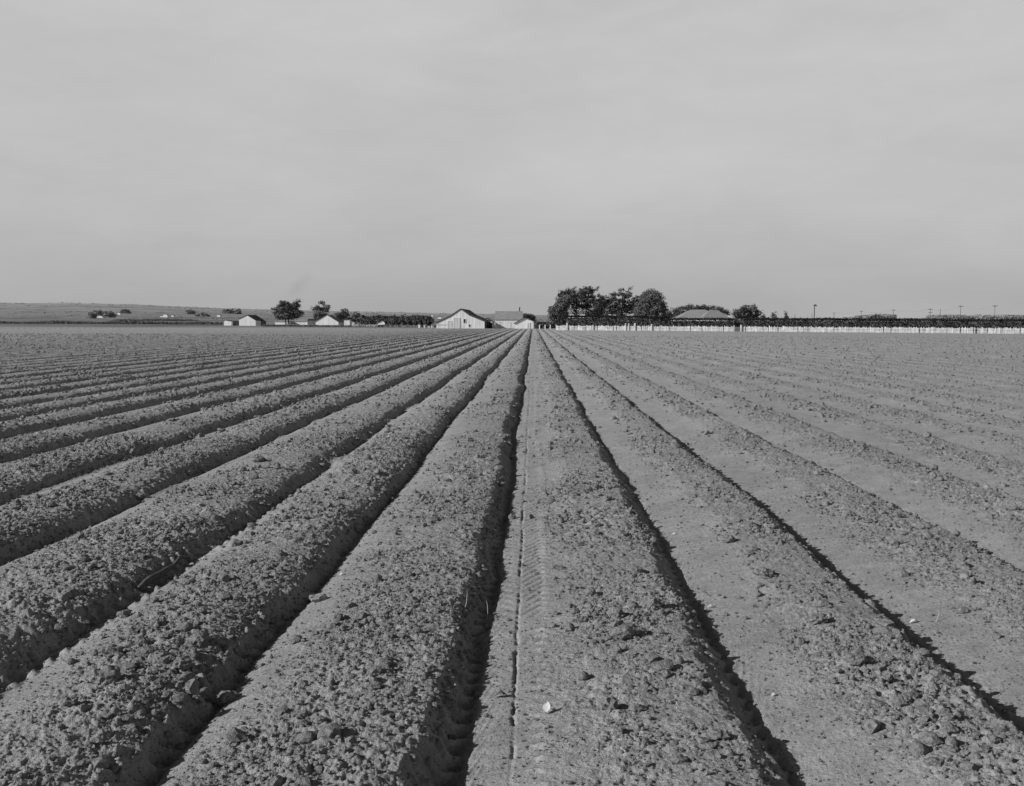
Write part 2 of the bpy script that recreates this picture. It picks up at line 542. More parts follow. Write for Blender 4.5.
ly = np.concatenate([[-3000, -800, -200, -40, 0, 40, 90, 140, 190, 230, 243.4, 244.6], np.geomspace(246, 9500, 150)])
lt = np.linspace(-1.4, 1.4, 420)
LY = np.repeat(ly[:, None], len(lt), 1)
LX = lt[None, :] * (np.maximum(LY, 0) + 500)
LZ = land_z(LX, LY)
v = np.stack([LX, LY, LZ], -1).reshape(-1, 3)
idx = np.arange(v.shape[0], dtype=np.int32).reshape(len(ly), len(lt))
q = np.stack([idx[:-1, :-1], idx[:-1, 1:], idx[1:, 1:], idx[1:, :-1]], -1).reshape(-1, 4)
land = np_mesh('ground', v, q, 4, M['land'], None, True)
tag(land, kind='structure')


def lz(x, y):
    return float(land_z(np.array([float(x)]), np.array([float(y)]))[0])


# ------------------------------------------------------------------ loose clods and crumbs: nobody could count them
def ico(sub):
    bm = bmesh.new(); bmesh.ops.create_icosphere(bm, subdivisions=sub, radius=1)
    vv = np.array([x.co[:] for x in bm.verts]); ff = np.array([[x.index for x in f.verts] for f in bm.faces])
    bm.free(); return vv, ff


def clod_shape(sub, seed, amp=0.28):
    vv, ff = ico(sub)
    r = np.random.default_rng(seed)
    out = vv.copy()
    for _ in range(9 if sub == 1 else 4):                      # chop with random planes: angular lumps of earth
        n = r.normal(size=3); n /= np.linalg.norm(n)
        d = r.uniform(0.60, 0.92)
        s = out @ n
        out = out - np.where(s > d, (s - d) * 0.9, 0)[:, None] * n
    for q_ in range(3):
        kx = r.normal(size=3) * (2.2 + q_ * 1.8)
        out = out * (1 + amp * 0.42 / (1 + q_ * .4) * np.sin(out @ kx + r.uniform(0, 6)))[:, None]
    out = out * (1 + amp * 0.25 * r.normal(size=(len(out), 1)))
    sc = r.uniform(0.75, 1.25, size=3); sc[2] *= 0.82
    out = out * (1 + (0.05 if sub > 1 else 0) * r.normal(size=(len(out), 1)))
    return out * sc, ff


V1 = [clod_shape(1, s, 0.3) for s in range(10)]
V2 = [clod_shape(2, s + 50, 0.3) for s in range(12)]
V3 = [clod_shape(3, s + 90, 0.17) for s in range(10)]


def scatter(y0, y1, dens, rlo, rhi, power, shapes, half=0.62, flat=0.2, floor_=0.012):
    A_n = int(dens * (y1 - y0) * half * 2 * ((y0 + y1) / 2 + 1))
    # uniform over the fan-shaped area
    yy = np.sqrt(RNG.uniform((y0 + 1) ** 2, (y1 + 1) ** 2, A_n)) - 1
    xx = RNG.uniform(-half, half, A_n) * (yy + 1)
    clump = vn(xx * 2.2, yy * 2.2, 301) * 0.6 + vn(xx * 0.7, yy * 0.7, 302) * 0.6
    z, rough = Hf(xx, yy, True)
    keep = RNG.uniform(size=A_n) < np.clip(rough * 1.25 * np.clip(clump * 2.6 - 0.9, 0.06, 1.6), floor_, 1)
    xx, yy, z = xx[keep], yy[keep], z[keep]
    n = len(xx)
    rad = rlo * (1 - RNG.uniform(size=n) * (1 - (rlo / rhi) ** power)) ** (-1 / power)
    vs, fs = [], []; off = 0
    which = RNG.integers(0, len(shapes), n)
    for w in range(len(shapes)):
        sv, sf = shapes[w]
        sel = np.where(which == w)[0]
        if len(sel) == 0: continue
        a = RNG.uniform(0, 2 * PI, len(sel)); ca, sa = np.cos(a), np.sin(a)
        r = rad[sel][:, None]
        px = (sv[None, :, 0] * ca[:, None] - sv[None, :, 1] * sa[:, None]) * r + xx[sel][:, None]
        py = (sv[None, :, 0] * sa[:, None] + sv[None, :, 1] * ca[:, None]) * r + yy[sel][:, None]
        pz = sv[None, :, 2] * r + (z[sel] + rad[sel] * flat)[:, None]
        vv = np.stack([px, py, pz], -1).reshape(-1, 3)
        ff = (sf[None] + (np.arange(len(sel)) * len(sv))[:, None, None]).reshape(-1, 3) + off
        vs.append(vv); fs.append(ff); off += len(vv)
    return np.concatenate(vs), np.concatenate(fs)


def scatter_obj(name, specs):
    vs, fs, off = [], [], 0
    for s in specs:
        a, b = scatter(*s)
        vs.append(a); fs.append(b + off); off += len(a)
    v = np.concatenate(vs); f = np.concatenate(fs)
    print(name, len(f))
    o = np_mesh(name, v, f, 3, M['clod'], None, False)
    return o


cl = scatter_obj('soil_crumbs', [
    (2.2, 5.5, 2600, 0.0028, 0.009, 1.7, V1, .62, .3, .22),
    (2.2, 8.0, 620, 0.005, 0.018, 2.0, V1, .62, .2, .06),
    (2.2, 10.0, 120, 0.011, 0.042, 2.2, V2, .62, .3, .03),
    (5.5, 14.0, 560, 0.006, 0.014, 2.0, V1, .62, .2, .12),
    (8.0, 18.0, 90, 0.010, 0.034, 2.1, V1, .62, .2, .04),
    (10.0, 22.0, 22, 0.018, 0.055, 2.3, V2, .62, .3, .03),
    (18.0, 45.0, 30, 0.020, 0.060, 2.3, V1, .62, .2, .05),
    (45.0, 120.0, 3.0, 0.045, 0.10, 2.6, V1, .62, .2, .02),
])
tag(cl, 'loose crumbs and small clods of dry soil strewn over the crowns of the furrowed beds', 'soil clods', kind='stuff')

# large single clods: photo position, size in photo pixels, label
G = 'single large clods lying on the beds'
BIG = [
    (626, 637, 30, 'widest flat-topped clod, on the bed right of the tread-marked flank'),
    (651, 607, 18, 'rounded clod just beyond the widest flat-topped clod, on the same bed'),
    (609, 710, 19, 'long low clod, left of a pair near the bottom of the middle bed'),
    (637, 711, 14, 'dark round clod, right-hand one of a pair near the bottom of the middle bed'),
    (618, 618, 12, 'small dark clod up and left of the widest flat-topped clod'),
    (819, 622, 17, 'dark leaning clod alone in the middle of the bed right of the wide dark furrow'),
    (792, 641, 12, 'egg-shaped upright clod standing just left of the dark leaning clod'),
    (764, 577, 18, 'broad flat clod at the edge of the clod band right of the dark furrow'),
    (857, 663, 18, 'double humped clod group, halfway between leaning clod and bottom right corner'),
    (905, 704, 15, 'dark clod at the left end of a trio near the bottom right corner'),
    (925, 708, 19, 'wide pale-topped clod in the middle of a trio near the bottom right corner'),
    (944, 716, 13, 'smaller clod at the right end of a trio near the bottom right corner'),
    (697, 687, 14, 'dark clod on the brink of the black furrow at bottom centre right'),
    (718, 738, 17, 'rounded dark clod nearest the viewer on the crown left of the black furrow'),
    (306, 598, 16, 'smooth pale boulder-like clod at the rim of the left dark furrow'),
    (319, 601, 16, 'rough dark clod pressed against the smooth pale boulder-like clod'),
    (408, 577, 10, 'dark round clod on the wide bed left of the tyre-ribbed furrow'),
    (110, 655, 20, 'largest knobbly clod of a cluster at the far left of the foreground'),
    (146, 656, 18, 'pointed clod right of the largest knobbly clod, foreground left'),
    (112, 680, 20, 'wide low clod just below the far left cluster, with a long shadow'),
    (70, 704, 17, 'flat dark clod nearest the bottom left corner'),
    (199, 642, 16, 'chunky clod at the upper end of the pile on the furrow edge, foreground left'),
    (182, 668, 20, 'biggest clod of the pile on the edge of the left black furrow'),
    (228, 701, 18, 'clod lying in the shaded bottom of the left black furrow'),
    (259, 462, 11, 'pale squarish clod alone on a bed well up the left side'),
    (210, 491, 10, 'dark clod in a knot of clods on the left side'),
    (80, 538, 10, 'grey clod near the left edge, on the bed above the fallen stick'),
    (363, 601, 9, 'small clod on the smooth flank right of the pale boulder-like clod'),
    (357, 666, 10, 'little dark clod on the wide middle-left bed'),
    (730, 542, 11, 'squat clod on the sunlit flank right of the black furrow'),
]


def clod_thing(px, py, w, label, i, m=None):
    p = on_ground(px, py)
    dist = p.y
    r = w / F * dist * 0.5
    rr = np.random.default_rng(900 + i)
    sv, sf = V3[i % len(V3)]
    sv = sv * np.array([r * 1.05, r * rr.uniform(0.8, 1.2), r * rr.uniform(0.75, 1.0)])
    # crumbly surface
    nrm = 1 + 0.16 * (vn(sv[:, 0] / r * 3 + i * 9, sv[:, 1] / r * 3 + sv[:, 2] / r * 4, 401) - 0.5) * 2 + 0.10 * (vn(sv[:, 0] / r * 8 + i * 9, sv[:, 1] / r * 8 + sv[:, 2] / r * 9, 402) - 0.5) * 2
    sv = sv * nrm[:, None]
    o = np_mesh('dirt_clod', sv, sf, 3, m or M['clod'], None, False)
    o.location = (p.x, p.y, p.z + r * 0.42)
    o.rotation_euler = (0, 0, rr.uniform(-0.5, 0.5))
    tag(o, label, 'clod', G)
    return o


for i, (px, py, w, lab) in enumerate(BIG):
    clod_thing(px, py, w, lab, i, M['clod_pale'] if 'pale boulder' in lab else None)

# fallen stick in the furrow at left
a = on_ground(134, 591); b_ = on_ground(158, 580); c_ = on_ground(186, 561)
mb = MB()
pts = [a.lerp(b_, t) for t in (0, .25, .5, .75)] + [b_.lerp(c_, t) for t in (0, .2, .4, .6, .8, 1)]
org = Vector(pts[0])
pts = [Vector((p.x + 0.03 + 0.003 * math.sin(i * 2.1), p.y, max(p.z, gz(p.x, p.y)) + 0.022 + 0.004 * math.sin(i * 1.3))) - org for i, p in enumerate(pts)]
mb.tube(pts, [0.010, .020, .023, .022, .019, .016, .013, .010, .008, .004], 8)
o = mb.build('stick', M['stick'], None, True); o.location = org
tag(o, 'long dark crooked stick lying along the bottom of a left-hand furrow', 'stick')
p = on_ground(168, 568)

# pale dry leaf by the tread marks
p = on_ground(547, 712)
mb = MB()
L_ = 0.046; n = 8
for i in range(n + 1):
    t = i / n; w = 0.016 * math.sin(PI * t) ** 0.8 + 0.0006
    zc = 0.012 + 0.014 * t
    mb.v += [(-w, (t - .5) * L_, zc + 0.004), (0, (t - .5) * L_, zc - 0.002), (w, (t - .5) * L_, zc + 0.006)]
for i in range(n):
    for k in (0, 1):
        a0 = i * 3 + k; mb.f.append((a0, a0 + 1, a0 + 4, a0 + 3))
o = mb.build('leaf', M['leafdry'], None, True); o.location = p + Vector((0, 0, 0.003)); o.rotation_euler = (0.5, 0, -0.25)
tag(o, 'small white dry leaf lying on the smooth soil right of the tread marks', 'leaf')

def curled_leaf(px, py, L, rz, label):
    p = on_ground(px, py); mb = MB()
    for i in range(9):
        t = i / 8; w = L * 0.22 * math.sin(PI * min(max(t, .03), .97)) ** 0.7
        zc = 0.35 * L * math.sin(PI * t) ** 1.2
        mb.v += [((t - .5) * L, -w, zc - w * 0.4), ((t - .5) * L, 0, zc), ((t - .5) * L, w, zc - w * 0.4)]
    for i in range(8):
        for k in (0, 1):
            a0 = i * 3 + k; mb.f.append((a0, a0 + 1, a0 + 4, a0 + 3))
    o = mb.build('leaf', M['leafdry'] if 'pale' in label else M['stick'], None, True)
    o.location = p + Vector((0, 0, 0.004)); o.rotation_euler = (0, 0, rz)
    return tag(o, label, 'leaf')


curled_leaf(501, 697, 0.062, 0.15, 'dark curled leaf beside the narrow groove in the tread-marked flank')
curled_leaf(675, 535, 0.050, 0.3, 'pale curled leaf on the lit flank beside the upper part of the black furrow')
curled_leaf(711, 608, 0.045, -0.1, 'pale flat leaf on the lit flank right of the widest part of the black furrow')
curled_leaf(914, 623, 0.055, 0.2, 'pale leaf on the smooth slope near the right edge of the field')
curled_leaf(774, 696, 0.030, 0.6, 'tiny pale leaf scrap near the bottom of the smooth slope')
curled_leaf(342, 575, 0.040, 0.9, 'pale narrow leaf scrap on the flank above the pale boulder-like clod')

# straws
def straw(px, py, L, az, tilt, label):
    p = on_ground(px, py); d = Vector((math.cos(az) * math.cos(tilt), math.sin(az) * math.cos(tilt), math.sin(tilt)))
    mb = MB(); s = d.cross(Vector((0, 0, 1))).normalized()
    mb.tube([s * 0, d * L * .35 + s * L * .05, d * L * .7 + s * L * .04, d * L - Vector((0, 0, L * .06))], [.0016, .0015, .0012, .0006], 5)
    o = mb.build('straw', M['straw'], None, True); o.location = p + Vector((0, 0, 0.001))
    tag(o, label, 'straw', 'dry straws sticking out of the soil')


straw(241, 673, .12, 1.9, .5, 'pale straw leaning in the shaded left furrow, lower of its pair')
straw(205, 713, .10, 2.5, .35, 'short pale straw at the bottom of the left black furrow')
straw(464, 612, .13, 1.4, 1.0, 'upright pale straw in the mouth of the tyre-ribbed furrow')
straw(487, 620, .11, 1.7, 1.2, 'thin straw standing on the right lip of the tyre-ribbed furrow')
straw(936, 622, .07, .9, .9, 'short straw sprig standing beside the pale leaf near the right edge')
straw(800, 650, .08, .4, .3, 'straw lying near the egg-shaped upright clod')

# ------------------------------------------------------------------ trees
def crown_mesh(blobs, nclump, per, leaf, spread, seed, spiky=0.0, up=0.3):
    """blobs: (x,y,z,rx,ry,rz) local. Many leaf-sized quads gathered in clumps through the crown."""
    r = np.random.default_rng(seed)
    w = np.array([b[3] * b[4] * b[5] for b in blobs]) ** (2 / 3); w = w / w.sum()
    which = r.choice(len(blobs), nclump, p=w)
    B = np.array(blobs)[which]
    d = r.normal(size=(nclump, 3)); d /= np.linalg.norm(d, axis=1)[:, None]
    rad = r.uniform(0.35, 1.0, nclump) ** 0.55
    cc = B[:, :3] + d * B[:, 3:] * rad[:, None]
    # clump orientation
    out = d * np.array([1, 1, 0.4]) + np.array([0, 0, up]); out /= np.linalg.norm(out, axis=1)[:, None]
    ce = np.repeat(cc, per, 0); oo = np.repeat(out, per, 0)
    n = len(ce)
    s = spread * r.uniform(0.6, 1.4, nclump).repeat(per)[:, None]
    g3 = np.clip(r.normal(size=(n, 3)), -1.7, 1.7)
    pos = ce + g3 * s * np.array([1, 1, 0.6])
    if spiky:
        pos = pos + oo * (r.uniform(size=(n, 1)) * spiky * 1.2) * s
    # quads
    nn = r.normal(size=(n, 3)); nn /= np.linalg.norm(nn, axis=1)[:, None]
    if spiky:
        a = oo + 0.45 * r.normal(size=(n, 3))
    else:
        a = r.normal(size=(n, 3))
    a /= np.linalg.norm(a, axis=1)[:, None]
    b = np.cross(a, nn); b /= np.linalg.norm(b, axis=1)[:, None] + 1e-6
    L = leaf * r.uniform(0.6, 1.4, (n, 1)); Wd = L * (0.32 if spiky else 0.6)
    v = np.stack([pos - a * L * .5, pos + b * Wd * .5, pos + a * L * .5, pos - b * Wd * .5], 1).reshape(-1, 3)
    f = np.arange(n * 4).reshape(-1, 4)
    return v, f, cc


def tree(name, label, cat, px, base_py, D, blobs_px, leafmat, nclump=90, per=40, leaf=0.35, spread=0.35, seed=1,
         spiky=0.0, trunk_w=0.22, group='trees around the farmyard', depth=1.0, up=0.3, lean=0.0, ntrunk=1):
    """blobs_px: (px, py, half width px, half height px) as seen in the photo; the crown is as deep as it is wide."""
    b0 = P(px, base_py, D)
    bz = lz(b0.x, D) if D > 244 else b0.z
    k = D / F
    root = thing(name, label, cat, (b0.x, D, bz), 0, group)
    rr = np.random.default_rng(seed + 1000)
    blobs = []
    for (bx, by, hw, hh) in blobs_px:
        p = P(bx, by, D)
        blobs.append((p.x - b0.x, rr.uniform(-.5, .5) * hw * k * depth, p.z - bz, hw * k, hw * k * depth, hh * k))
    v, f, cc = crown_mesh(blobs, nclump, per, leaf, spread, seed, spiky, up)
    v[:, 2] = np.maximum(v[:, 2], 0.02)
    mb = MB()
    top = max(b[2] for b in blobs)
    for t in range(ntrunk):
        ox = (t - (ntrunk - 1) / 2) * 0.6
        hub = Vector((ox * 2.5 + lean, 0, top * 0.45))
        mb.tube([(ox, 0, -0.15), (ox * 1.5 + lean * .4, 0.05, top * 0.2), tuple(hub), (hub.x * 1.1, 0.1, top * .9)],
                [trunk_w * 1.25, trunk_w, trunk_w * .75, trunk_w * .2], 8)
    sel = rr.choice(len(cc), min(len(cc), 22), replace=False)
    for i in sel:
        e = Vector(cc[i]); s = Vector((hub.x * .7, 0, top * rr.uniform(.25, .55)))
        mid = s.lerp(e, .5) + Vector((0, 0, -0.08 * (e - s).length))
        mb.tube([s, mid, e], [trunk_w * .38, trunk_w * .22, trunk_w * .07], 5)
    mb.build('trunk', M['bark'], root, True)
    np_mesh('crown', v, f, 4, M[leafmat], root, False)
    return root


# big dark trees at the centre right farmyard
tree('broadleaf_tree', 'tall egg-shaped tree reaching nearly to the ground, leftmost of the dark farmyard trees', 'tree', 559, 329, 262,
     [(562, 305, 6.5, 8), (557, 313, 7.5, 9), (562, 318, 6, 8), (553.5, 311, 3.5, 6), (566, 302, 4, 5)], 'leaf_mid', 300, 46, .36, .40, 1)
tree('cypress_tree', 'broad windblown cypress with feathery upswept top next to the egg-shaped tree', 'tree', 576, 328, 266,
     [(578, 293.5, 15, 1.5), (588, 290.5, 8, 1.2), (568, 296, 10, 1.8), (583, 297.5, 12, 1.6), (566, 301, 8, 2), (577, 302, 11, 1.8), (571, 307, 8, 2.2), (583, 306, 5, 1.5)], 'leaf_dark', 230, 40, .42, .22, 2, 3.6, .3, up=.7)
tree('cypress_tree', 'low spreading dark cypress with layered boughs between two taller windblown cypresses', 'tree', 599, 328, 264,
     [(600, 297.5, 7, 1.3), (597, 302, 10, 1.8), (605, 306.5, 10, 1.8), (593, 308, 10, 1.8), (606, 312, 10, 2.2), (592, 313.5, 8, 2.2), (600, 316, 8, 2)], 'leaf_dark', 180, 44, .48, .30, 3, 2.4, .3, up=.4)
tree('cypress_tree', 'cypress with flat windswept boughs pointing right, left neighbour of the rounded dome tree', 'tree', 622, 328, 263,
     [(626, 290.8, 6.5, 1.0), (620, 295, 9, 1.5), (630, 297.5, 7, 1.4), (616, 301, 8, 2), (625, 304, 8, 1.8), (622, 309, 9, 3), (617, 314, 6, 3.5), (631, 311, 6, 4)], 'leaf_dark', 190, 42, .42, .22, 4, 3.0, .3, up=.3)
tree('broadleaf_tree', 'rounded dome tree with fine dense grey crown, rightmost of the tall farmyard trees', 'tree', 652, 329, 258,
     [(652, 303, 12, 12), (645, 310, 9, 9), (659, 311, 8, 9), (648, 318, 12, 5), (652, 295, 8, 5)], 'leaf_mid', 420, 50, .32, .42, 5)
tree('cypress_tree', 'wispy small cypress sticking up behind and left of the rounded dome tree', 'tree', 637, 327, 275,
     [(638, 299, 4, 3), (640, 304, 4, 5), (635, 306, 4, 5)], 'leaf_dark', 45, 34, .5, .3, 6, 2.0, .2)
tree('cypress_tree', 'low sprawling cypress left of the hip-roofed house', 'tree', 678, 328, 293,
     [(674, 314, 9, 4), (683, 311.5, 8, 3), (690, 309.5, 7, 2.5), (668, 317, 6, 4), (682, 317, 8, 4)], 'leaf_dark', 110, 38, .55, .35, 7, 1.6, .25, up=.4)
tree('cypress_tree', 'dark bushy tree peeping over the ridge of the hip-roofed house', 'tree', 700, 327, 292,
     [(692, 309, 6, 2.6), (702, 308.5, 7, 2.6), (710, 310, 7, 2.6), (700, 314, 10, 5)], 'leaf_dark', 90, 36, .5, .35, 8, 1.2, .2)
tree('cypress_tree', 'small dark tree at the right end of the hip-roofed house', 'tree', 722, 328, 284,
     [(721, 311.5, 5, 2.6), (725, 315, 4, 3), (717, 312, 4, 3)], 'leaf_dark', 50, 34, .5, .3, 9, 1.2, .2)
tree('cypress_tree', 'rounded cypress standing alone between the hip-roofed house and the poles', 'tree', 748, 328, 270,
     [(748, 309, 7, 4.5), (742, 313.5, 7, 4), (753, 314, 7, 4), (748, 317, 10, 3), (738, 313, 3.5, 2.5)], 'leaf_dark', 120, 40, .5, .33, 10, 1.4, .25, up=.3)
for j, (px, top, hw, lab) in enumerate([(763.5, 313.5, 1.8, 'smallest pointed conifer, just right of the rounded lone cypress'),
                                        (774, 311.5, 3.2, 'pointed dark conifer rising above the hedge right of the smallest one'),
                                        (786, 312, 1.6, 'thin spire-like conifer, rightmost of three above the hedge')]):
    tree('conifer_tree', lab, 'tree', px, 328, 300, [(px, (top + 320) / 2 + 1, hw, (320 - top) * .42), (px, top + 2, hw * .45, 2), (px, 319, hw * 1.3, 4)],
         'leaf_dark', 34, 26, .35, .22, 20 + j, .5, .12, group='small conifers beyond the hedge')

# left farmyard
GL = 'trees around the sheds at left'
tree('eucalyptus_tree', 'largest tree of the left-hand yard, wide bushy crown with knobbly outline', 'tree', 287, 325, 340,
     [(285, 309, 9, 7), (279, 312, 7, 7), (294, 306, 5, 5), (295, 314, 7, 5), (284, 303, 4, 3), (287, 316, 12, 3), (298, 302, 2, 2)], 'leaf_grey', 300, 40, .42, .42, 31, group=GL, ntrunk=2)
tree('eucalyptus_tree', 'thin see-through tree with small tufts, behind the middle white gabled shed', 'tree', 320, 325, 360,
     [(320, 303.5, 3.5, 1.6), (316, 309, 4, 4), (326, 308, 3, 3), (321, 313, 7, 5), (319, 318, 6, 3)], 'leaf_grey', 70, 34, .5, .42, 32, group=GL)
tree('cypress_tree', 'dark leaning tree right of the middle white gabled shed', 'tree', 343, 325, 350,
     [(344.5, 311, 3.4, 2.6), (342, 315, 6, 2.8), (338, 318, 4.5, 2.6), (346, 317, 3.5, 3)], 'leaf_dark', 75, 34, .5, .36, 33, .8, .2, group=GL)
tree('cypress_tree', 'small dark bushy tree touching the left end of the dark tree row', 'tree', 356, 325, 345,
     [(356, 314.5, 3, 2.4), (355, 319, 3.5, 3)], 'leaf_dark', 46, 30, .45, .33, 34, .8, .2, group=GL)
GO = 'orchard trees in the dark row'
orch = [361, 367, 373, 379, 385, 391, 397, 403, 410, 416, 422, 428]
ol = ['first orchard tree of the dark row, next to the small dark bushy tree', 'second orchard tree from the left in the dark row',
      'third orchard tree from the left in the dark row', 'fourth orchard tree from the left, behind the low white shed',
      'fifth orchard tree from the left, above the low white shed', 'sixth orchard tree from the left, behind the thin posts',
      'seventh orchard tree from the left, just past the thin posts', 'eighth orchard tree from the left in the dark row',
      'fourth orchard tree from the right end of the dark row', 'third orchard tree from the right end of the dark row',
      'second orchard tree from the right end of the dark row', 'last orchard tree of the dark row, nearest the big barn']
for j, px in enumerate(orch):
    s = 1.0 if px < 400 else 1.12
    tree('orchard_tree', ol[j], 'tree', px, 326, 325 - 2 * j, [(px, 319 + (j % 3) * .4 - (px > 400) * .3, 3.8 * s, 3.2 * s), (px + 1, 322, 4.2 * s, 2.6)],
         'leaf_dark', 42, 34, .45, .34, 40 + j, group=GO)
tree('broadleaf_tree', 'round dark tree behind the small white gabled shed at the end of the furrows', 'tree', 528, 327, 292,
     [(528, 318, 5.5, 3.6), (525, 316, 3, 2), (531, 320, 4, 4)], 'leaf_mid', 80, 34, .42, .34, 60)
for j, (px, lab) in enumerate([(537.5, 'first low bush right of the small white gabled shed'), (543, 'second low bush in the gap between shed and fence'),
                               (548, 'third low bush in the gap between shed and fence'), (553, 'low bush touching the foot of the egg-shaped tree')]):
    tree('bush', lab, 'bush', px, 328, 262, [(px, 325, 2.8, 3.0), (px + .6, 326, 3.0, 2.4)], 'leaf_mid', 40, 30, .35, .3, 70 + j, trunk_w=.06, group='bushes between the shed and the picket fence')

# far tree clumps on the plain at left
GF = 'small tree clumps far off on the plain at left'
def plain_D(px, py):
    best = (1e9, 1300)
    for D in np.geomspace(700, 5600, 60):
        q_ = P(px, py, D)
        e = abs(q_.z - lz(q_.x, D)) / D
        if e < best[0]: best = (e, float(D))
    return best[1]


FARC = [(92, 316, 2.5, 2.5, 'leftmost and smallest far tree, beside the widest far clump'), (98, 313, 5, 3.4, 'widest far clump of trees at the left, tall part'),
        (108, 314.5, 5.5, 3.2, 'lower right part of the widest far clump'), (125, 311.5, 4, 1.8, 'small far clump behind and right of the widest clump'),
        (190, 312.5, 4, 1.6, 'pale far clump right of the tiny white houses'), (202, 315, 6, 1.4, 'low dark far thicket short of the left pair of sheds'),
        (226, 311.5, 2, 2.0, 'left one of three far trees above the smallest shed'), (232, 311.5, 2.2, 2.0, 'middle one of three far trees above the smallest shed'),
        (237.5, 312, 1.8, 2.0, 'right one of three far trees above the smallest shed')]
for j, (px, py, hw, hh, lab) in enumerate(FARC):
    D = plain_D(px, py + hh)
    p = P(px, py + hh, D)
    b0 = (p.x, D, lz(p.x, D))
    k = D / F
    root = thing('far_tree', lab, 'tree', b0, 0, GF)
    c = P(px, py, D)
    v, f, cc = crown_mesh([(0, 0, c.z - b0[2], hw * k, hw * k, hh * k), (hw * k * .3, 0, c.z - b0[2] - hh * k * .5, hw * k * .9, hw * k, hh * k * .8)], 50, 26, 1.6 * k, 1.1 * k, 300 + j)
    v[:, 2] = np.maximum(v[:, 2], 0)
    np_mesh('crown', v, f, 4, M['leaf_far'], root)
    MB().tube([(0, 0, -1), (0, 0, c.z - b0[2])], [.5, .25], 6).build('trunk', M['bark'], root)


# ------------------------------------------------------------------ buildings
def shed(name, label, cat, D, prof_px, base_py, depth_m, wallm, roofm, group=None, over=0.10, thick=0.16, doors=(), windows=(), side_door=False, mirror_back=True):
    """front faces the viewer; prof_px is the gable outline from left eave to right eave."""
    pts = [P(px, py, D) for px, py in prof_px]
    x0 = min(p.x for p in pts); x1 = max(p.x for p in pts); xc = (x0 + x1) / 2
    zb = lz(xc, D) if D > 244 else -0.03
    root = thing(name, label, cat, (xc, D, zb), 0, group)
    loc = [(p.x - xc, p.z - zb) for p in pts]
    poly = [(loc[0][0], -0.25)] + loc + [(loc[-1][0], -0.25)]
    MB().prism(poly, 0, depth_m).build('wall', M[wallm], root)
    mb = MB()
    for (a, b) in zip(loc[:-1], loc[1:]):
        a = Vector(a); b = Vector(b)
        d = (b - a).normalized(); nrm = Vector((-d.y, d.x))
        if nrm.y < 0: nrm = -nrm
        rise = b.y > a.y
        ea = a - d * (over if a == Vector(loc[0]) else 0.0); eb = b + d * (over if b == Vector(loc[-1]) else 0.0)
        g = 0.012
        if (not rise) and a.y >= max(z for _, z in loc) - 1e-3: ea = a
        poly2 = [tuple(ea + nrm * g), tuple(eb + nrm * g), tuple(eb + nrm * (g + thick)), tuple(ea + nrm * (g + thick))]
        mb.prism(poly2, -over, depth_m + over)
    mb.build('roof', M[roofm], root)
    for (dx, w, h) in doors:
        m2 = MB().box(-w / 2, w / 2, -.05, 0.0, -0.05, h); o = m2.build('door', M['door_grey'], root); o.location = (P(dx, base_py, D).x - xc, -0.006, 0)
        fr = MB().box(-w / 2 - .1, -w / 2, -.09, 0, 0, h + .1).box(w / 2, w / 2 + .1, -.09, 0, 0, h + .1).box(-w / 2, w / 2, -.09, 0, h, h + .1)
        fr.build('frame', M['white_paint'], o)
    for (wx, wy, w, h) in windows:
        c = P(wx, wy, D)
        fo = MB().box(-w / 2 - .08, w / 2 + .08, -.06, 0, h / 2, h / 2 + .08).box(-w / 2 - .08, w / 2 + .08, -.06, 0, -h / 2 - .08, -h / 2).box(-w / 2 - .08, -w / 2, -.06, 0, -h / 2, h / 2).box(w / 2, w / 2 + .08, -.06, 0, -h / 2, h / 2)
        o = fo.build('window', M['white_paint'], root); o.location = (c.x - xc, -0.005, c.z - zb)
        MB().box(-w / 2, w / 2, -.02, 0, -h / 2, h / 2).build('pane', M['glass_dark'], o)
    return root, xc, zb


# big barn
root, xc, zb = shed('barn', 'biggest white board barn with broken-pitch gable left of the end of the furrows', 'barn', 246,
     [(436.5, 323.4), (450.5, 316.8), (461, 309.6), (469.3, 315.6), (484.5, 321.8)], 328.6, 32, 'white_boards', 'roof_dark', thick=.3,
     doors=((456.5, 1.3, 2.4), (449.5, 0.8, 1.7)), windows=((464.6, 321, .5, .9), (469.4, 325.6, .4, .5)))
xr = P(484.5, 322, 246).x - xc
side = MB().box(xr + .01, xr + .05, .1, 31.9, -.2, 1.62)  # dark sheet over the white wall, painting in the shade of this side
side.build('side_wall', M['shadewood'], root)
MB().box(xr + .06, xr + .12, 10, 13, 0, 1.5).build('door', M['dark'], root)
MB().box(P(436.5, 328, 246).x - xc, P(451.2, 328, 246).x - xc, -.05, -.01, P(440, 325.0, 246).z - zb, P(440, 324.7, 246).z - zb).build('trim', M['roof_grey'], root)

# small gable behind the barn
shed('shed', 'tiny white gable with dark roof edge between the big barn and the long barn', 'shed', 300,
     [(482.5, 322), (486.5, 318.6), (492.5, 322.2)], 327, 8, 'white_paint', 'roof_dark', group='white farm sheds')
shed('shed', 'dark unpainted lean-to shed against the right side of the big barn', 'shed', 262,
     [(487.0, 323.6), (489, 322.6), (491.8, 323.8)], 328.4, 6, 'shadewood', 'roof_dark')


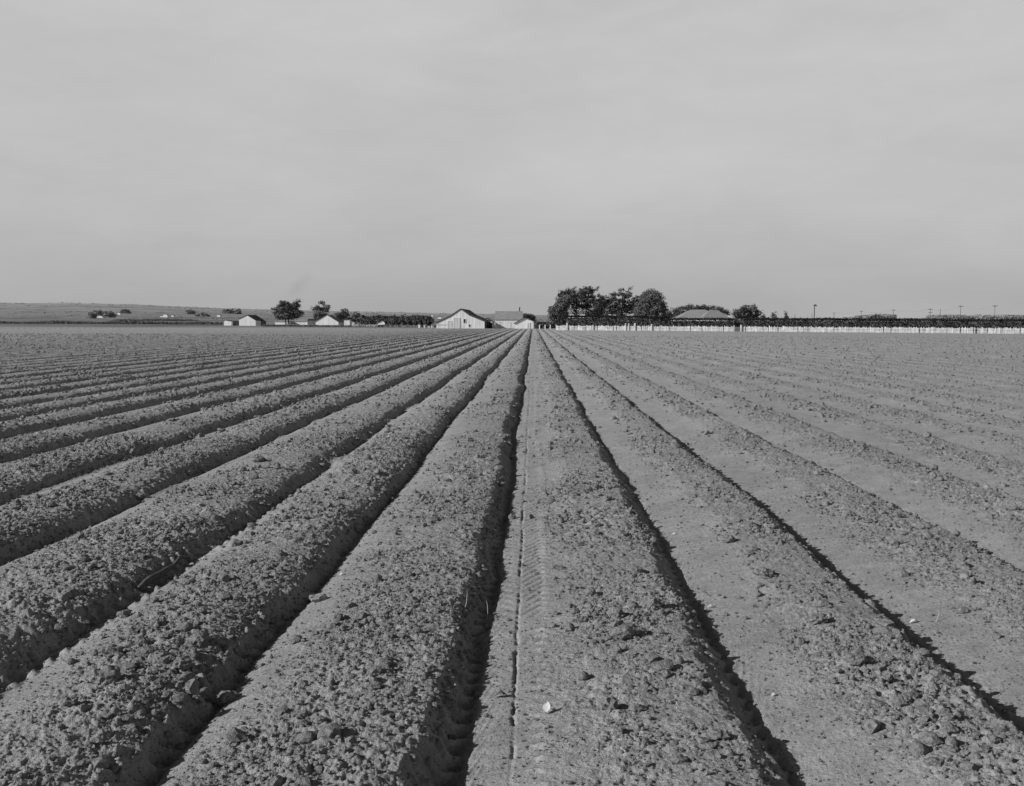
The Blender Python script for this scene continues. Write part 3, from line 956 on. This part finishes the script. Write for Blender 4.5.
# long barn with ridge across the view
def cross_shed(name, label, cat, D, px0, px1, eave_py, ridge_py, base_py, depth_m, wallm, roofm, rpx0=None, rpx1=None, hip=False, group=None, over=.12):
    a = P(px0, eave_py, D); b = P(px1, eave_py, D); xc = (a.x + b.x) / 2; hw = (b.x - a.x) / 2
    zb = lz(xc, D) if D > 244 else -0.03
    root = thing(name, label, cat, (xc, D, zb), 0, group)
    ez = a.z - zb
    Dr = D + depth_m / 2
    rz = P((px0 + px1) / 2, ridge_py, Dr).z - zb
    ra = (P(rpx0, ridge_py, Dr).x - xc) if rpx0 else -hw; rb = (P(rpx1, ridge_py, Dr).x - xc) if rpx1 else hw
    if hip:
        MB().box(-hw, hw, 0, depth_m, -.25, ez).build('wall', M[wallm], root)
        o = over; mb = MB()
        mb.v = [(-hw - o, -o, ez - .1), (hw + o, -o, ez - .1), (hw + o, depth_m + o, ez - .1), (-hw - o, depth_m + o, ez - .1),
                (ra, depth_m / 2, rz), (rb, depth_m / 2, rz)]
        mb.f = [(0, 1, 5, 4), (1, 2, 5), (2, 3, 4, 5), (3, 0, 4), (3, 2, 1, 0)]
        mb.build('roof', M[roofm], root)
    else:
        MB().prism([(0, -.25), (0, ez), (depth_m / 2, rz), (depth_m, ez), (depth_m, -.25)], -hw, hw, 'x').build('wall', M[wallm], root)
        mb = MB(); sl = (rz - ez) / (depth_m / 2); t = .16; g = .015
        mb.prism([(-over, ez - over * sl + g), (depth_m / 2, rz + g), (depth_m / 2, rz + t + g), (-over, ez - over * sl + t + g)], -hw - over, hw + over, 'x')
        mb.prism([(depth_m / 2 + .002, rz + g), (depth_m + over, ez - over * sl + g), (depth_m + over, ez - over * sl + t + g), (depth_m / 2 + .002, rz + t + g)], -hw - over, hw + over, 'x')
        mb.build('roof', M[roofm], root)
    return root, xc, zb, hw, ez, rz


root, xc, zb, hw, ez, rz = cross_shed('barn', 'long white barn seen side-on with a tall grey roof and a thin flue pipe', 'barn', 262, 495.0, 522.3, 319.9, 311.8, 328.2, 11, 'white_paint', 'roof_mid')
c = P(519.6, 310, 267.5)
MB().tube([(c.x - xc, 5.5, rz - .3), (c.x - xc, 5.5, rz + 1.0)], .13, 8).tube([(c.x - xc, 5.5, rz + 1.0), (c.x - xc, 5.5, rz + 1.15)], .2, 8).build('flue', M['dark'], root)
for wx in (500.5, 510.5):
    c = P(wx, 325, 262)
    MB().box(c.x - xc - .07, c.x - xc + .07, -.04, -.005, 0, 1.6).build('post', M['door_grey'], root)
shed('shed', 'low white wing joining the long barn on its left side', 'shed', 258.5,
     [(492.3, 323.6), (494.4, 322.6), (495.4, 323.2)], 328.4, 5, 'white_paint', 'roof_pale', group='white farm sheds', over=.1, thick=.08)
shed('shed', 'small white gabled shed at the furrow ends in front of the long barn', 'shed', 247,
     [(514.6, 323.2), (524.6, 317.9), (533.6, 321.4)], 328.8, 9, 'white_paint', 'roof_dark', group='white farm sheds', doors=((528.6, .45, 1.3),), thick=.12, over=.25)

# hip-roofed house beyond the hedge
root, xc, zb, hw, ez, rz = cross_shed('farmhouse', 'low farmhouse with a pale double hip roof showing above the hedge', 'house', 272, 676, 728, 318.6, 309.6, 327, 11, 'white_paint', 'roof_pale', 691, 705, hip=True)
mb = MB()
a = P(703, 317.6, 268); b = P(730, 317.6, 268); ra = P(710, 309.9, 271).x - xc; rb = P(718, 309.9, 271).x - xc
dz = a.z - zb
mb.v = [(a.x - xc, -3.5, dz), (b.x - xc, -3.5, dz), (b.x - xc, 5, dz), (a.x - xc, 5, dz), (ra, -.5, P(710, 310.0, 271).z - zb), (rb, -.5, P(710, 310.0, 271).z - zb)]
mb.f = [(0, 1, 5, 4), (1, 2, 5), (2, 3, 4, 5), (3, 0, 4), (3, 2, 1, 0)]
mb.build('roof', M['roof_grey'], root)
MB().box(a.x - xc + .4, b.x - xc - .4, -3.1, -.01, -.2, dz - .01).build('wall', M['white_paint'], root)
for wx in (681, 688, 695):
    c = P(wx, 321, 272)
    o = MB().box(c.x - xc - .5, c.x - xc + .5, -.05, -.004, .9, 1.9).build('window', M['white_paint'], root)
    MB().box(c.x - xc - .42, c.x - xc + .42, -.08, -.052, .98, 1.82).build('pane', M['glass_dark'], o)
c = P(730.5, 315.5, 272)
MB().box(c.x - xc - .22, c.x - xc + .22, 2, 2.44, 0, c.z - zb).build('chimney', M['white_paint'], root)

# pale outbuilding glimpsed under the windblown cypress
cross_shed('shed', 'white outbuilding glimpsed under the boughs of the upswept cypress', 'shed', 285, 567, 584, 313.8, 311.6, 327, 6, 'white_paint', 'roof_pale', group='white farm sheds')

# left-hand yard
shed('shed', 'smallest white shed, leftmost of all the buildings', 'shed', 350, [(223.8, 321.0), (224.6, 320.3), (231.3, 321.4)], 325, 6, 'white_paint', 'roof_dark', group='white farm sheds', over=.1, thick=.1)
shed('shed', 'dark open lean-to right beside the smallest white shed', 'shed', 352, [(231.8, 322.0), (233.5, 321.3), (236.0, 322.4)], 325, 5, 'shadewood', 'roof_dark')
shed('shed', 'white gabled shed with dark right roof slope, left part of the yard', 'shed', 345, [(239, 319.2), (247, 315.4), (255.6, 320.6)], 325.4, 11, 'white_paint', 'roof_dark', group='white farm sheds', thick=.2)
shed('shed', 'narrow dark annex at the right foot of the left gabled shed', 'shed', 352, [(258.5, 321.4), (260, 320.8), (262.3, 321.8)], 325, 5, 'shadewood', 'roof_grey')
shed('shed', 'middle white gabled shed with low wide gable and pale sides', 'shed', 338, [(315.6, 321.9), (327, 315.2), (338.4, 322.3)], 325.6, 9, 'white_paint', 'roof_pale', group='white farm sheds', thick=.1)
cross_shed('shed', 'low white shed under the largest tree of the left-hand yard', 'shed', 345, 275, 289, 321.8, 320.8, 325, 4, 'white_paint', 'roof_pale', group='white farm sheds')
cross_shed('shed', 'long low shed with pale grey roof between big tree and middle gable', 'shed', 348, 290, 309, 321.6, 319.2, 325, 6, 'white_paint', 'roof_mid', group='white farm sheds')
cross_shed('shed', 'squarish white shed at the right end of the long low shed', 'shed', 344, 307.5, 315, 320.6, 319.2, 325, 5, 'white_paint', 'roof_pale', group='white farm sheds', over=.15)
root, xc2, zb2, *_ = cross_shed('house', 'little white house between the dark leaning tree and the bushy tree', 'house', 356, 344, 349.5, 319.6, 317.6, 325, 5, 'white_paint', 'roof_dark', over=.2)
shed('water_tower', 'narrow white tower house left of the dark tree row', 'tower', 354, [(352.0, 317.2), (353.2, 315.8), (354.4, 317.2)], 325, 2, 'white_paint', 'roof_dark', over=.1, thick=.08)
shed('shed', 'low white shed in front of the dark orchard row', 'shed', 315, [(378, 323.2), (382.5, 321.0), (384.8, 322.9)], 326, 4, 'white_paint', 'roof_pale', group='white farm sheds', over=.1, thick=.08)

# far specks of houses on the plain
FH = [(118.5, 313.4, 3.4, 1.5, 'tiny far white house right of the widest far clump'), (165, 315.2, 5, 2.2, 'brightest tiny far house on the plain at left'),
      (172.5, 315.6, 2.5, 1.2, 'tiny far shed just right of the brightest far house'), (161, 316.3, 2.2, 1.0, 'tiny far shed just left of the brightest far house'),
      (218.5, 315.3, 3.4, 1.8, 'tiny far white house above the smallest shed'), (99.5, 316.6, 6, 1.6, 'far pale building in front of the widest far clump'),
      (415, 316.6, 3, 1.3, 'tiny far white house above the end of the orchard row'), (439.5, 317.5, 3.5, 1.4, 'tiny far white house above the left slope of the big barn'),
      (475, 315.6, 5, 1.2, 'tiny far pale roof above the right slope of the big barn'), (432, 315.6, 2.4, 1.1, 'tiny far shed left of the big barn')]
for j, (px, py, w, h, lab) in enumerate(FH):
    D = plain_D(px, py + h * .9)
    p = P(px, py, D); zb = lz(p.x, D); k = D / F
    root = thing('far_house', lab, 'house', (p.x, D, zb), 0, 'far white houses on the plain')
    zt = max(p.z - zb, .5 * h * k)
    MB().prism([(-w * k / 2, -.5), (-w * k / 2, zt), (0, zt + h * k * .5), (w * k / 2, zt), (w * k / 2, -.5)], 0, 7).build('wall', M['white_paint'], root)
    MB().prism([(-w * k / 2 - .3, zt + .02), (0, zt + h * k * .5 + .05), (w * k / 2 + .3, zt + .02), (w * k / 2 + .3, zt + .6), (0, zt + h * k * .5 + .8), (-w * k / 2 - .3, zt + .6)], -.3, 7.3).build('roof', M['roof_grey'], root)


# ------------------------------------------------------------------ hedges
def hedge(label, px0, px1, D0, D1, top_py0, top_py1, width, seed, dens=60, mat_='leaf_hedge', name='hedge', group='clipped hedges behind the picket fence', leaf=.22):
    a = P(px0, 328, D0); b = P(px1, 328, D1)
    L = math.hypot(b.x - a.x, b.y - a.y); rz = math.atan2(b.y - a.y, b.x - a.x)
    za = P(px0, top_py0, D0).z; zb_ = P(px1, top_py1, D1).z
    base = -0.03
    root = thing(name, label, 'hedge', (a.x, a.y, base), rz, group)
    r = np.random.default_rng(seed)
    n = int(dens * L * (width + 2 * max(za, zb_)))
    s = r.uniform(0, L, n); face = r.uniform(size=n)
    ht = (za + (zb_ - za) * s / L) - base
    bump = 0.14 * (vn(s * 0.35, s * 0 + seed, 501) - 0.4) + 0.07 * (vn(s * 2.3, s * 0 + seed, 502) - 0.5)
    ht = ht + bump
    top = face < 0.35
    t = np.where(top, r.uniform(0, width, n), np.where(face < .78, r.normal(0, .10, n), width + r.normal(0, .1, n)))
    z = np.where(top, ht + r.normal(0, .09, n), ht * r.uniform(0.0, 1, n) ** .75)
    pos = np.stack([s, t, np.maximum(z, 0.03)], -1)
    aa = r.normal(size=(n, 3)); aa /= np.linalg.norm(aa, axis=1)[:, None]
    nn = r.normal(size=(n, 3)); bb = np.cross(aa, nn); bb /= np.linalg.norm(bb, axis=1)[:, None]
    Lf = leaf * r.uniform(.6, 1.5, (n, 1))
    v = np.stack([pos - aa * Lf * .5, pos + bb * Lf * .3, pos + aa * Lf * .5, pos - bb * Lf * .3], 1).reshape(-1, 3)
    v[:, 2] = np.maximum(v[:, 2], 0.0)
    np_mesh('foliage', v, np.arange(n * 4).reshape(-1, 4), 4, M[mat_], root)
    mb = MB(); k = 24
    for i in range(k):
        s0 = L * i / k; s1 = L * (i + 1) / k; hh = za + (zb_ - za) * (i + .5) / k - base - .36
        mb.box(s0, s1 - .01, .15, width - .15, 0, hh)
    mb.build('branches', M['leaf_dark'], root)
    return root


def fd(px):     # distance of the picket fence at a photo column
    return 1 / (1 / 203.0 + (px - 555) / 445.0 * (1 / 164.0 - 1 / 203.0))


hedge('tall clipped dark hedge below the farmyard trees', 566, 666, fd(566) + 5, fd(666) + 5, 316.0, 317.0, 2.0, 1)
hedge('short hedge section in front of the hip-roofed house, up to the gate gap', 666.6, 733.5, fd(666) + 5, fd(733) + 5, 319.0, 319.2, 1.8, 2)
hedge('long low dark hedge running from the gate gap to the right edge', 743, 1080, fd(743) + 5, fd(1080) + 5, 318.9, 320.6, 1.8, 3)
g = hedge('paler sunken bush filling the gap between the two house hedges', 733.8, 742.8, fd(734) + 6.5, fd(742) + 6.5, 320.6, 320.2, 1.6, 4, mat_='leaf_mid')
for j, (px, w, h, lab) in enumerate([(612, 3, 1.2, 'pale shrub on top of the tall hedge under the flat-boughed cypress'), (655, 9, 2.5, 'broad mid-grey shrub under the rounded dome tree')]):
    tree('bush', lab, 'bush', px, 328, 256, [(px, 317.5, w, h), (px - w * .4, 319, w, h)], 'leaf_mid', 60, 34, .3, .28, 90 + j, trunk_w=.08, group='shrubs against the tall hedge')

# far bands at left: rows of dark crop and a track side, uncountable plants
def crop_band(label, px0, px1, D, h, width, seed, mat_, n=16000):
    a = P(px0, 323, D).x; b = P(px1, 323, D).x
    r = np.random.default_rng(seed)
    x = r.uniform(a, b, n); yv = D + r.uniform(0, width, n)
    zz = land_z(x, yv)
    hh = h * (0.6 + 0.8 * vn(x * .12, yv * .05, seed)) * r.uniform(.1, 1, n)
    pos = np.stack([x, yv, zz + hh], -1)
    aa = r.normal(size=(n, 3)); aa /= np.linalg.norm(aa, axis=1)[:, None]
    bb = np.cross(aa, r.normal(size=(n, 3))); bb /= np.linalg.norm(bb, axis=1)[:, None]
    L = .55 * r.uniform(.6, 1.3, (n, 1))
    v = np.stack([pos - aa * L * .5, pos + bb * L * .4, pos + aa * L * .5, pos - bb * L * .4], 1).reshape(-1, 3)
    o = np_mesh('crop', v, np.arange(n * 4).reshape(-1, 4), 4, M[mat_])
    tag(o, label, 'crop', kind='stuff')


crop_band('low dark row crop in a thin band beyond the left edge of the ploughed field', -200, 222, 420, 1.0, 12, 7, 'leaf_grey')
crop_band('thin dark line of brush across the plain at far left', 112, 190, 820, 1.3, 25, 8, 'leaf_mid', 9000)
crop_band('low weeds along the far field edge between the left sheds and the barn', 262, 436, 300, .35, 6, 9, 'leaf_grey', 14000)


# ------------------------------------------------------------------ picket fence
def picket_fence(label, pxs, hgt, gap, seed, name='picket_fence', every=2.4, tall=(), dfun=fd, miss=0.02, xr=None):
    pts = []
    a = P(pxs[0], 329, dfun(pxs[0])); b = P(pxs[1], 329, dfun(pxs[1]))
    L = math.hypot(b.x - a.x, b.y - a.y); rz = math.atan2(b.y - a.y, b.x - a.x)
    root = thing(name, label, 'fence', (a.x, a.y, -0.04), rz, None)
    r = random.Random(seed)
    mb = MB(); s = 0.05
    while s < L:
        if r.random() > miss:
            h = hgt * r.uniform(.84, 1.08); w = .037 * r.uniform(.7, 1.2); tl = r.uniform(-.012, .012)
            zb_ = -.05
            mb.prism([(s - w, zb_), (s + w, zb_), (s + w + tl, h - .07), (s + tl, h), (s - w + tl, h - .07)], -.011, .011)
        s += gap * r.uniform(.93, 1.07)
    mb.build('pickets', M['picket'], root)
    for z in (.25, hgt * .72):
        m2 = MB(); m2.box(0, L, .013, .05, z, z + .06); m2.build('rail', M['picket_old'], root)
    k = int(L / every)
    for i in range(k + 1):
        s = i * every; m3 = MB(); hh = hgt * r.uniform(.92, 1.12)
        m3.box(-.05, .05, .052, .15, -.1, hh)
        o = m3.build('post', M['picket'], root); o.location = (s, 0, 0)
    return root


picket_fence('long white picket fence from the cypress trees to the gate gap', (556, 733), .95, .15, 1, miss=.05)
picket_fence('white picket fence running on from the gate gap past the right edge', (742, 1090), .95, .15, 2, miss=.05)
gr = thing('gate', 'small dark board gate in the gap of the white picket fence', 'gate', tuple(P(734, 329, fd(734)).xy) + (-.04,), math.atan2(fd(741) - fd(734), P(741, 329, fd(741)).x - P(734, 329, fd(734)).x))
mb = MB()
for i in range(9): mb.box(.08 + i * .13, .17 + i * .13, 0, .02, .05, .85)
mb.build('boards', M['shadewood'], gr); MB().box(.05, 1.25, .022, .05, .2, .28).box(.05, 1.25, .022, .05, .65, .73).build('rail', M['shadewood'], gr)
for s in (0, 1.36): o = MB().box(-.06, .06, -.05, .07, -.05, 1.1).build('post', M['picket'], gr); o.location = (s, 0, 0)

# taller white posts and box shapes along the fence
for j, (px, w, h, lab) in enumerate([(567.0, .32, 1.75, 'tall white fence pillar at the foot of the tall hedge, leftmost'), (593.0, .16, 1.35, 'thin white post behind the fence, below the low spreading cypress'),
                                     (625.5, .22, 1.6, 'left one of a pair of white gate posts in the picket fence'), (628.6, .22, 1.6, 'right one of a pair of white gate posts in the picket fence'),
                                     (634.8, .30, 1.65, 'white fence pillar just right of the paired gate posts'), (651.5, .24, 1.5, 'white post below the rounded dome tree'),
                                     (741.0, .26, 1.45, 'white post right beside the dark gate')]):
    D = fd(px) - .25; p = P(px, 329, D)
    root = thing('fence_post', lab, 'post', (p.x, D, -.04), 0, 'tall white posts along the picket fence')
    h = h - .28 if h < 1.7 else h - .35; w = w * .8
    MB().box(-w / 2, w / 2, -w / 2, w / 2, -.1, h - .12).build('shaft', M['picket'], root)
    MB().prism([(-w / 2 - .04, h - .118), (w / 2 + .04, h - .118), (w / 2 + .04, h - .06), (0, h + .04), (-w / 2 - .04, h - .06)], -w / 2 - .04, w / 2 + .04).build('cap', M['picket'], root)
# white posts in the gap by the furrow end
for j, (px, lab) in enumerate([(539.7, 'white post in the gap just right of the small gabled shed'), (545.2, 'brighter white post halfway between shed and picket fence'), (550.4, 'pale post nearest the picket fence end')]):
    D = 246; p = P(px, 329, D)
    root = thing('fence_post', lab, 'post', (p.x, D, -.04), 0, 'posts in the gap by the furrow ends')
    MB().tube([(0, 0, -.1), (0, 0, .85)], .12, 8).build('shaft', M['picket'], root); MB().tube([(0, 0, .852), (0, 0, .93)], [.13, .05], 8).build('cap', M['picket'], root)
# white crates and stones left of the barn
for j, (px, h, w, lab) in enumerate([(419.2, .85, .45, 'white painted box, leftmost of the row left of the barn'), (424.4, .80, .38, 'second white box in the row left of the barn'),
                                     (429.0, .55, .5, 'low white box in the row left of the barn'), (432.4, .62, .45, 'white box nearest the big barn')]):
    D = 247; p = P(px, 329, D)
    root = thing('white_box', lab, 'box', (p.x, D, -.03), .1 * j, 'white boxes left of the barn')
    MB().box(-w / 2, w / 2, -w / 2, w / 2, .08, h - .08).build('body', M['white_paint'], root)
    MB().box(-w / 2 - .04, w / 2 + .04, -w / 2 - .04, w / 2 + .04, h - .078, h).build('lid', M['picket'], root)
    for sx in (-1, 1):
        MB().box(sx * w * .4 - .04, sx * w * .4 + .04, -w * .4, w * .4, -.05, .078).build('leg', M['shadewood'], root)
# yard fence in front of the orchard
def fdl(px): return 300.0
picket_fence('low whitish board fence in front of the dark orchard row', (352, 378), .75, .17, 5, dfun=fdl, miss=.15, name='board_fence')
picket_fence('short low whitish fence stretch between the low white shed and the barn', (385, 418), .40, .22, 6, dfun=fdl, miss=.3, name='board_fence')
picket_fence('low whitish fence along the front of the sheds under the big tree', (263, 315), .5, .2, 8, dfun=lambda p: 335.0, miss=.3, name='board_fence')


# ------------------------------------------------------------------ poles and wires
def pole(label, px, top_py, D, arms=1, rad=.14, name='utility_pole', head=False, base_py=322):
    p = P(px, top_py, D); zb = lz(p.x, D); h = p.z - zb
    root = thing(name, label, 'pole', (p.x, D, zb), 0, 'poles along the horizon at right')
    MB().tube([(0, 0, -.5), (0, 0, h)], [rad, rad * .7], 8).build('post', M['pole'], root)
    w = 2.3 * (D / 700) ** .5
    zs = [h - .5 - 1.6 * i for i in range(arms)]
    for z in zs:
        MB().box(-w / 2, w / 2, -rad - .12, -rad - .005, z - .09, z + .09).build('crossarm', M['pole'], root)
        for sx in (-.46, -.2, .2, .46):
            MB().tube([(sx * w, -rad - .06, z + .092), (sx * w, -rad - .06, z + .32)], .055, 6).build('insulator', M['glass_dark'], root)
    if head:
        MB().prism([(-.55, h - .35), (.1, h + .1), (.6, h - .1), (.5, h - .55), (0, h - .3)], -.3, -.16).build('bracket', M['pole'], root)
    return root, p, h, zs


pole('thick pole with a bracket on top, tallest near the lone cypress', 814.5, 304.6, 300, 0, .16, head=True)
pole('thin bare pole just left of the thick bracket pole', 812.0, 313.5, 420, 0, .09)
pole('short faint pole between the spire conifer and the thick pole', 795, 314, 700, 0, .2)
UP = []
for px, t, D, a_, lab in [(834, 312.5, 900, 1, 'faint pole with one crossarm right of the thick bracket pole'), (861.3, 310.6, 700, 1, 'single crossarm pole above the left end of the distant orchard block'),
                          (893.5, 309.3, 600, 1, 'single crossarm pole at the right end of the distant orchard block'), (930.4, 308.4, 520, 2, 'double crossarm pole left of the bare pole'),
                          (940.4, 308.6, 520, 0, 'bare pole between two crossarm poles'), (960.8, 305.2, 440, 1, 'tallest crossarm pole near the right edge'),
                          (995.0, 304.8, 400, 1, 'crossarm pole at the extreme right edge')]:
    r_, p_, h_, zs_ = pole(lab, px, t, D, a_, .13 * D / 500)
    if a_: UP.append((p_, zs_, D))
for j in range(len(UP) - 1):
    a, b = UP[j][0], UP[j + 1][0]
    org = Vector((a.x, a.y, a.z - .5)); mb = MB()
    for off in (-.9, .9):
        pts = []
        for i in range(13):
            t = i / 12; q_ = a.lerp(b, t); q_.z -= .3 + 1.3 * 4 * t * (1 - t); q_.x += off
            pts.append(q_ - org)
        mb.tube(pts, .010 * max(a.y, b.y) / 500, 4)
    o = mb.build('power_line', M['wire'], None); o.location = org
    tag(o, ['sagging wires from the faint pole to the left orchard-block pole', 'sagging wires above the distant orchard block', 'sagging wires from the orchard-block pole to the double crossarm pole',
            'sagging wires from the double crossarm pole to the tallest pole', 'sagging wires from the tallest pole to the right edge pole'][j], 'wires', 'power lines at right')

# posts by the orchard row
for j, (px, t, lab) in enumerate([(388.4, 318.2, 'left one of two thin dark posts by the orchard row'), (391.6, 319.5, 'right, shorter one of two thin dark posts by the orchard row')]):
    D = 296; p = P(px, t, D); zb = lz(p.x, D)
    root = thing('yard_pole', lab, 'pole', (p.x, D, zb), 0, 'posts by the orchard row')
    MB().tube([(0, 0, -.2), (0, 0, p.z - zb)], [.11, .08], 8).build('post', M['pole'], root); MB().box(-.2, .2, -.1, -.08, p.z - zb - .4, p.z - zb - .3).build('crossarm', M['pole'], root)


# distant orchard blocks on the right horizon (a far-off wood that reads as one mass)
def far_wood(label, px0, px1, D, top, seed, hipx=3):
    a = P(px0, 320, D).x; b = P(px1, 320, D).x; r = np.random.default_rng(seed); n = 22000
    x = r.uniform(a, b, n); yv = D + r.uniform(0, 60, n); px = VPX + F * x / D
    tz = P((px0 + min(px1, 1000)) / 2, top, D).z
    edge = np.clip((px - px0) / hipx, 0, 1) ** .5 * np.clip((px1 - px) / hipx, 0, 1) ** .5
    zt = (tz - land_z(x, yv)) * edge * (0.85 + .35 * (vn(x * .10, yv * .02, seed) - .2))
    pos = np.stack([x, yv, land_z(x, yv) + zt * r.uniform(0, 1, n) ** .6], -1)
    aa = r.normal(size=(n, 3)); aa /= np.linalg.norm(aa, axis=1)[:, None]
    bb = np.cross(aa, r.normal(size=(n, 3))); bb /= np.linalg.norm(bb, axis=1)[:, None]
    L = 1.5 * r.uniform(.6, 1.3, (n, 1)) * D / 1300
    v = np.stack([pos - aa * L * .5, pos + bb * L * .4, pos + aa * L * .5, pos - bb * L * .4], 1).reshape(-1, 3)
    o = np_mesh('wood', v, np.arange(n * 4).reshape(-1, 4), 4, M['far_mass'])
    tag(o, label, 'wood', kind='stuff')


far_wood('grey distant orchard block with rounded left end between two crossarm poles', 864, 897, 1300, 314.5, 1)
far_wood('grey distant wood reaching the right edge behind the tallest poles', 935, 1120, 1400, 314.9, 2)
far_wood('small dark far thicket at the left foot of the distant orchard block', 854, 862, 1200, 316.6, 3, 2)

# mottled scrub, hedgerows and orchards dotting the far plain
r = np.random.default_rng(77)
nc = 1500
D_ = np.exp(r.uniform(math.log(900), math.log(5800), nc)); a_ = r.uniform(-.62, .06, nc)
D_ = D_ * 1.0; X_ = a_ * D_
keepm = vn(X_ * .0022, D_ * .004, 77) > .42
D_, X_ = D_[keepm], X_[keepm]
per = 12
L_s = D_ / F
cx = np.repeat(X_, per) + r.normal(size=len(X_) * per) * np.repeat(L_s, per) * 2.2 * r.uniform(.3, 1.5, len(X_)).repeat(per)
cy = np.repeat(D_, per) + r.normal(size=len(X_) * per) * 8
cz = land_z(cx, cy) + r.uniform(.0, .9, len(cx)) * np.repeat(L_s, per) * .8
pos = np.stack([cx, cy, cz], -1); n = len(pos)
aa = r.normal(size=(n, 3)); aa /= np.linalg.norm(aa, axis=1)[:, None]
bb = np.cross(aa, r.normal(size=(n, 3))); bb /= np.linalg.norm(bb, axis=1)[:, None]
L = np.repeat(L_s, per)[:, None] * r.uniform(.5, 1.1, (n, 1))
v = np.stack([pos - aa * L * .5, pos + bb * L * .4, pos + aa * L * .5, pos - bb * L * .4], 1).reshape(-1, 3)
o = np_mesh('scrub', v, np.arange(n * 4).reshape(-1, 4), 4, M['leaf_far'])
tag(o, 'mottled grey scrub and hedgerows dotting the distant plain and low hills', 'scrub', kind='stuff')

# ------------------------------------------------------------------ smoke
p = P(298, 287, 900)
bm = bmesh.new(); bmesh.ops.create_icosphere(bm, subdivisions=3, radius=1)
for v_ in bm.verts:
    v_.co = Vector((v_.co.x * 24, v_.co.y * 12, v_.co.z * 11 + .0))
me = bpy.data.meshes.new('smoke'); bm.to_mesh(me); bm.free()
m = bpy.data.materials.new('smoke'); m.use_nodes = True; nt = m.node_tree; nt.nodes.clear()
out = N(nt, 'ShaderNodeOutputMaterial'); vs_ = N(nt, 'ShaderNodeVolumePrincipled')
vs_.inputs['Color'].default_value = (.2, .2, .2, 1); nt.links.new(vs_.outputs[0], out.inputs['Volume'])
tc = N(nt, 'ShaderNodeTexCoord')
mp = N(nt, 'ShaderNodeMapping'); mp.inputs['Scale'].default_value = (1 / 24, 1 / 12, 1 / 11); nt.links.new(tc.outputs['Object'], mp.inputs['Vector'])
ln = N(nt, 'ShaderNodeVectorMath', operation='LENGTH'); nt.links.new(mp.outputs[0], ln.inputs[0])
fall = math_n(nt, 'SUBTRACT', 1.0, ln.outputs['Value'], True)
ns = noise(nt, .12, 4, .6, tc.outputs['Object'])
nr = ramp(nt, ns.outputs['Fac'], [(.3, 0.1), (.7, 1)])
dn = math_n(nt, 'MULTIPLY', math_n(nt, 'MULTIPLY', math_n(nt, 'POWER', fall, 1.8), nr.outputs['Color']), 0.030)
nt.links.new(dn, vs_.inputs['Density'])
o = bpy.data.objects.new('smoke', me); me.materials.append(m); C.objects.link(o); o.location = p; o.rotation_euler = (0, -math.radians(38), 0)
tag(o, 'faint wisp of dark smoke drifting up above the largest tree at left', 'smoke')

# ------------------------------------------------------------------ sky and sun
SUN_EL = math.radians(25.5)
SUN_AZ_FROM_LEFT = math.radians(21)      # a little behind the viewer
sd = Vector((-math.cos(SUN_EL) * math.cos(SUN_AZ_FROM_LEFT), -math.cos(SUN_EL) * math.sin(SUN_AZ_FROM_LEFT), math.sin(SUN_EL)))
sl = bpy.data.lights.new('sun', 'SUN'); sl.energy = 5.0; sl.angle = math.radians(0.5); sl.color = (1, 1, 1)
so = bpy.data.objects.new('sun', sl); C.objects.link(so)
so.rotation_euler = sd.to_track_quat('Z', 'Y').to_euler()
w = bpy.data.worlds.new('World'); bpy.context.scene.world = w; w.use_nodes = True
nt = w.node_tree; bg = nt.nodes['Background']
sky = N(nt, 'ShaderNodeTexSky'); sky.sky_type = 'NISHITA'; sky.sun_disc = False
sky.sun_elevation = SUN_EL; sky.sun_rotation = math.atan2(sd.x, sd.y)
sky.air_density = 1.0; sky.dust_density = 2.0
bw = N(nt, 'ShaderNodeRGBToBW'); nt.links.new(sky.outputs[0], bw.inputs[0])
tc = N(nt, 'ShaderNodeTexCoord'); sx = N(nt, 'ShaderNodeSeparateXYZ'); nt.links.new(tc.outputs['Generated'], sx.inputs[0])
# sky tone by height, unseen upper part darkened to deepen shadows, times thin streaked cloud
vr = ramp(nt, sx.outputs[2], [(0.0, .50), (0.02, .49), (0.08, .53), (0.14, .58), (0.30, .65), (0.42, .09), (1.0, .03)])
mp = N(nt, 'ShaderNodeMapping'); mp.inputs['Scale'].default_value = (1.2, 1.2, 4.2); mp.inputs['Rotation'].default_value = (.10, .16, .5)
nt.links.new(tc.outputs['Generated'], mp.inputs['Vector'])
cn = noise(nt, 1.6, 6, .55, mp.outputs[0], .4)
cr = ramp(nt, cn.outputs['Fac'], [(.30, .92), (.5, 1.0), (.72, 1.09)])
cn2 = noise(nt, 6.0, 7, .62, mp.outputs[0], .8)
cr2 = ramp(nt, cn2.outputs['Fac'], [(.3, .96), (.7, 1.035)])
base = math_n(nt, 'MULTIPLY', math_n(nt, 'MULTIPLY', vr.outputs['Color'], cr.outputs['Color']), cr2.outputs['Color'])
# a share of the physical sky keeps the light directional
mixv = math_n(nt, 'ADD', math_n(nt, 'MULTIPLY', base, 8.0), math_n(nt, 'MULTIPLY', bw.outputs[0], .15))
nt.links.new(mixv, bg.inputs['Color'])
bg.inputs['Strength'].default_value = 0.1

sc = bpy.context.scene
sc.render.engine = 'CYCLES'
sc.view_settings.view_transform = 'Standard'
sc.view_settings.look = 'None'
sc.view_settings.exposure = 0
sc.view_settings.gamma = 1
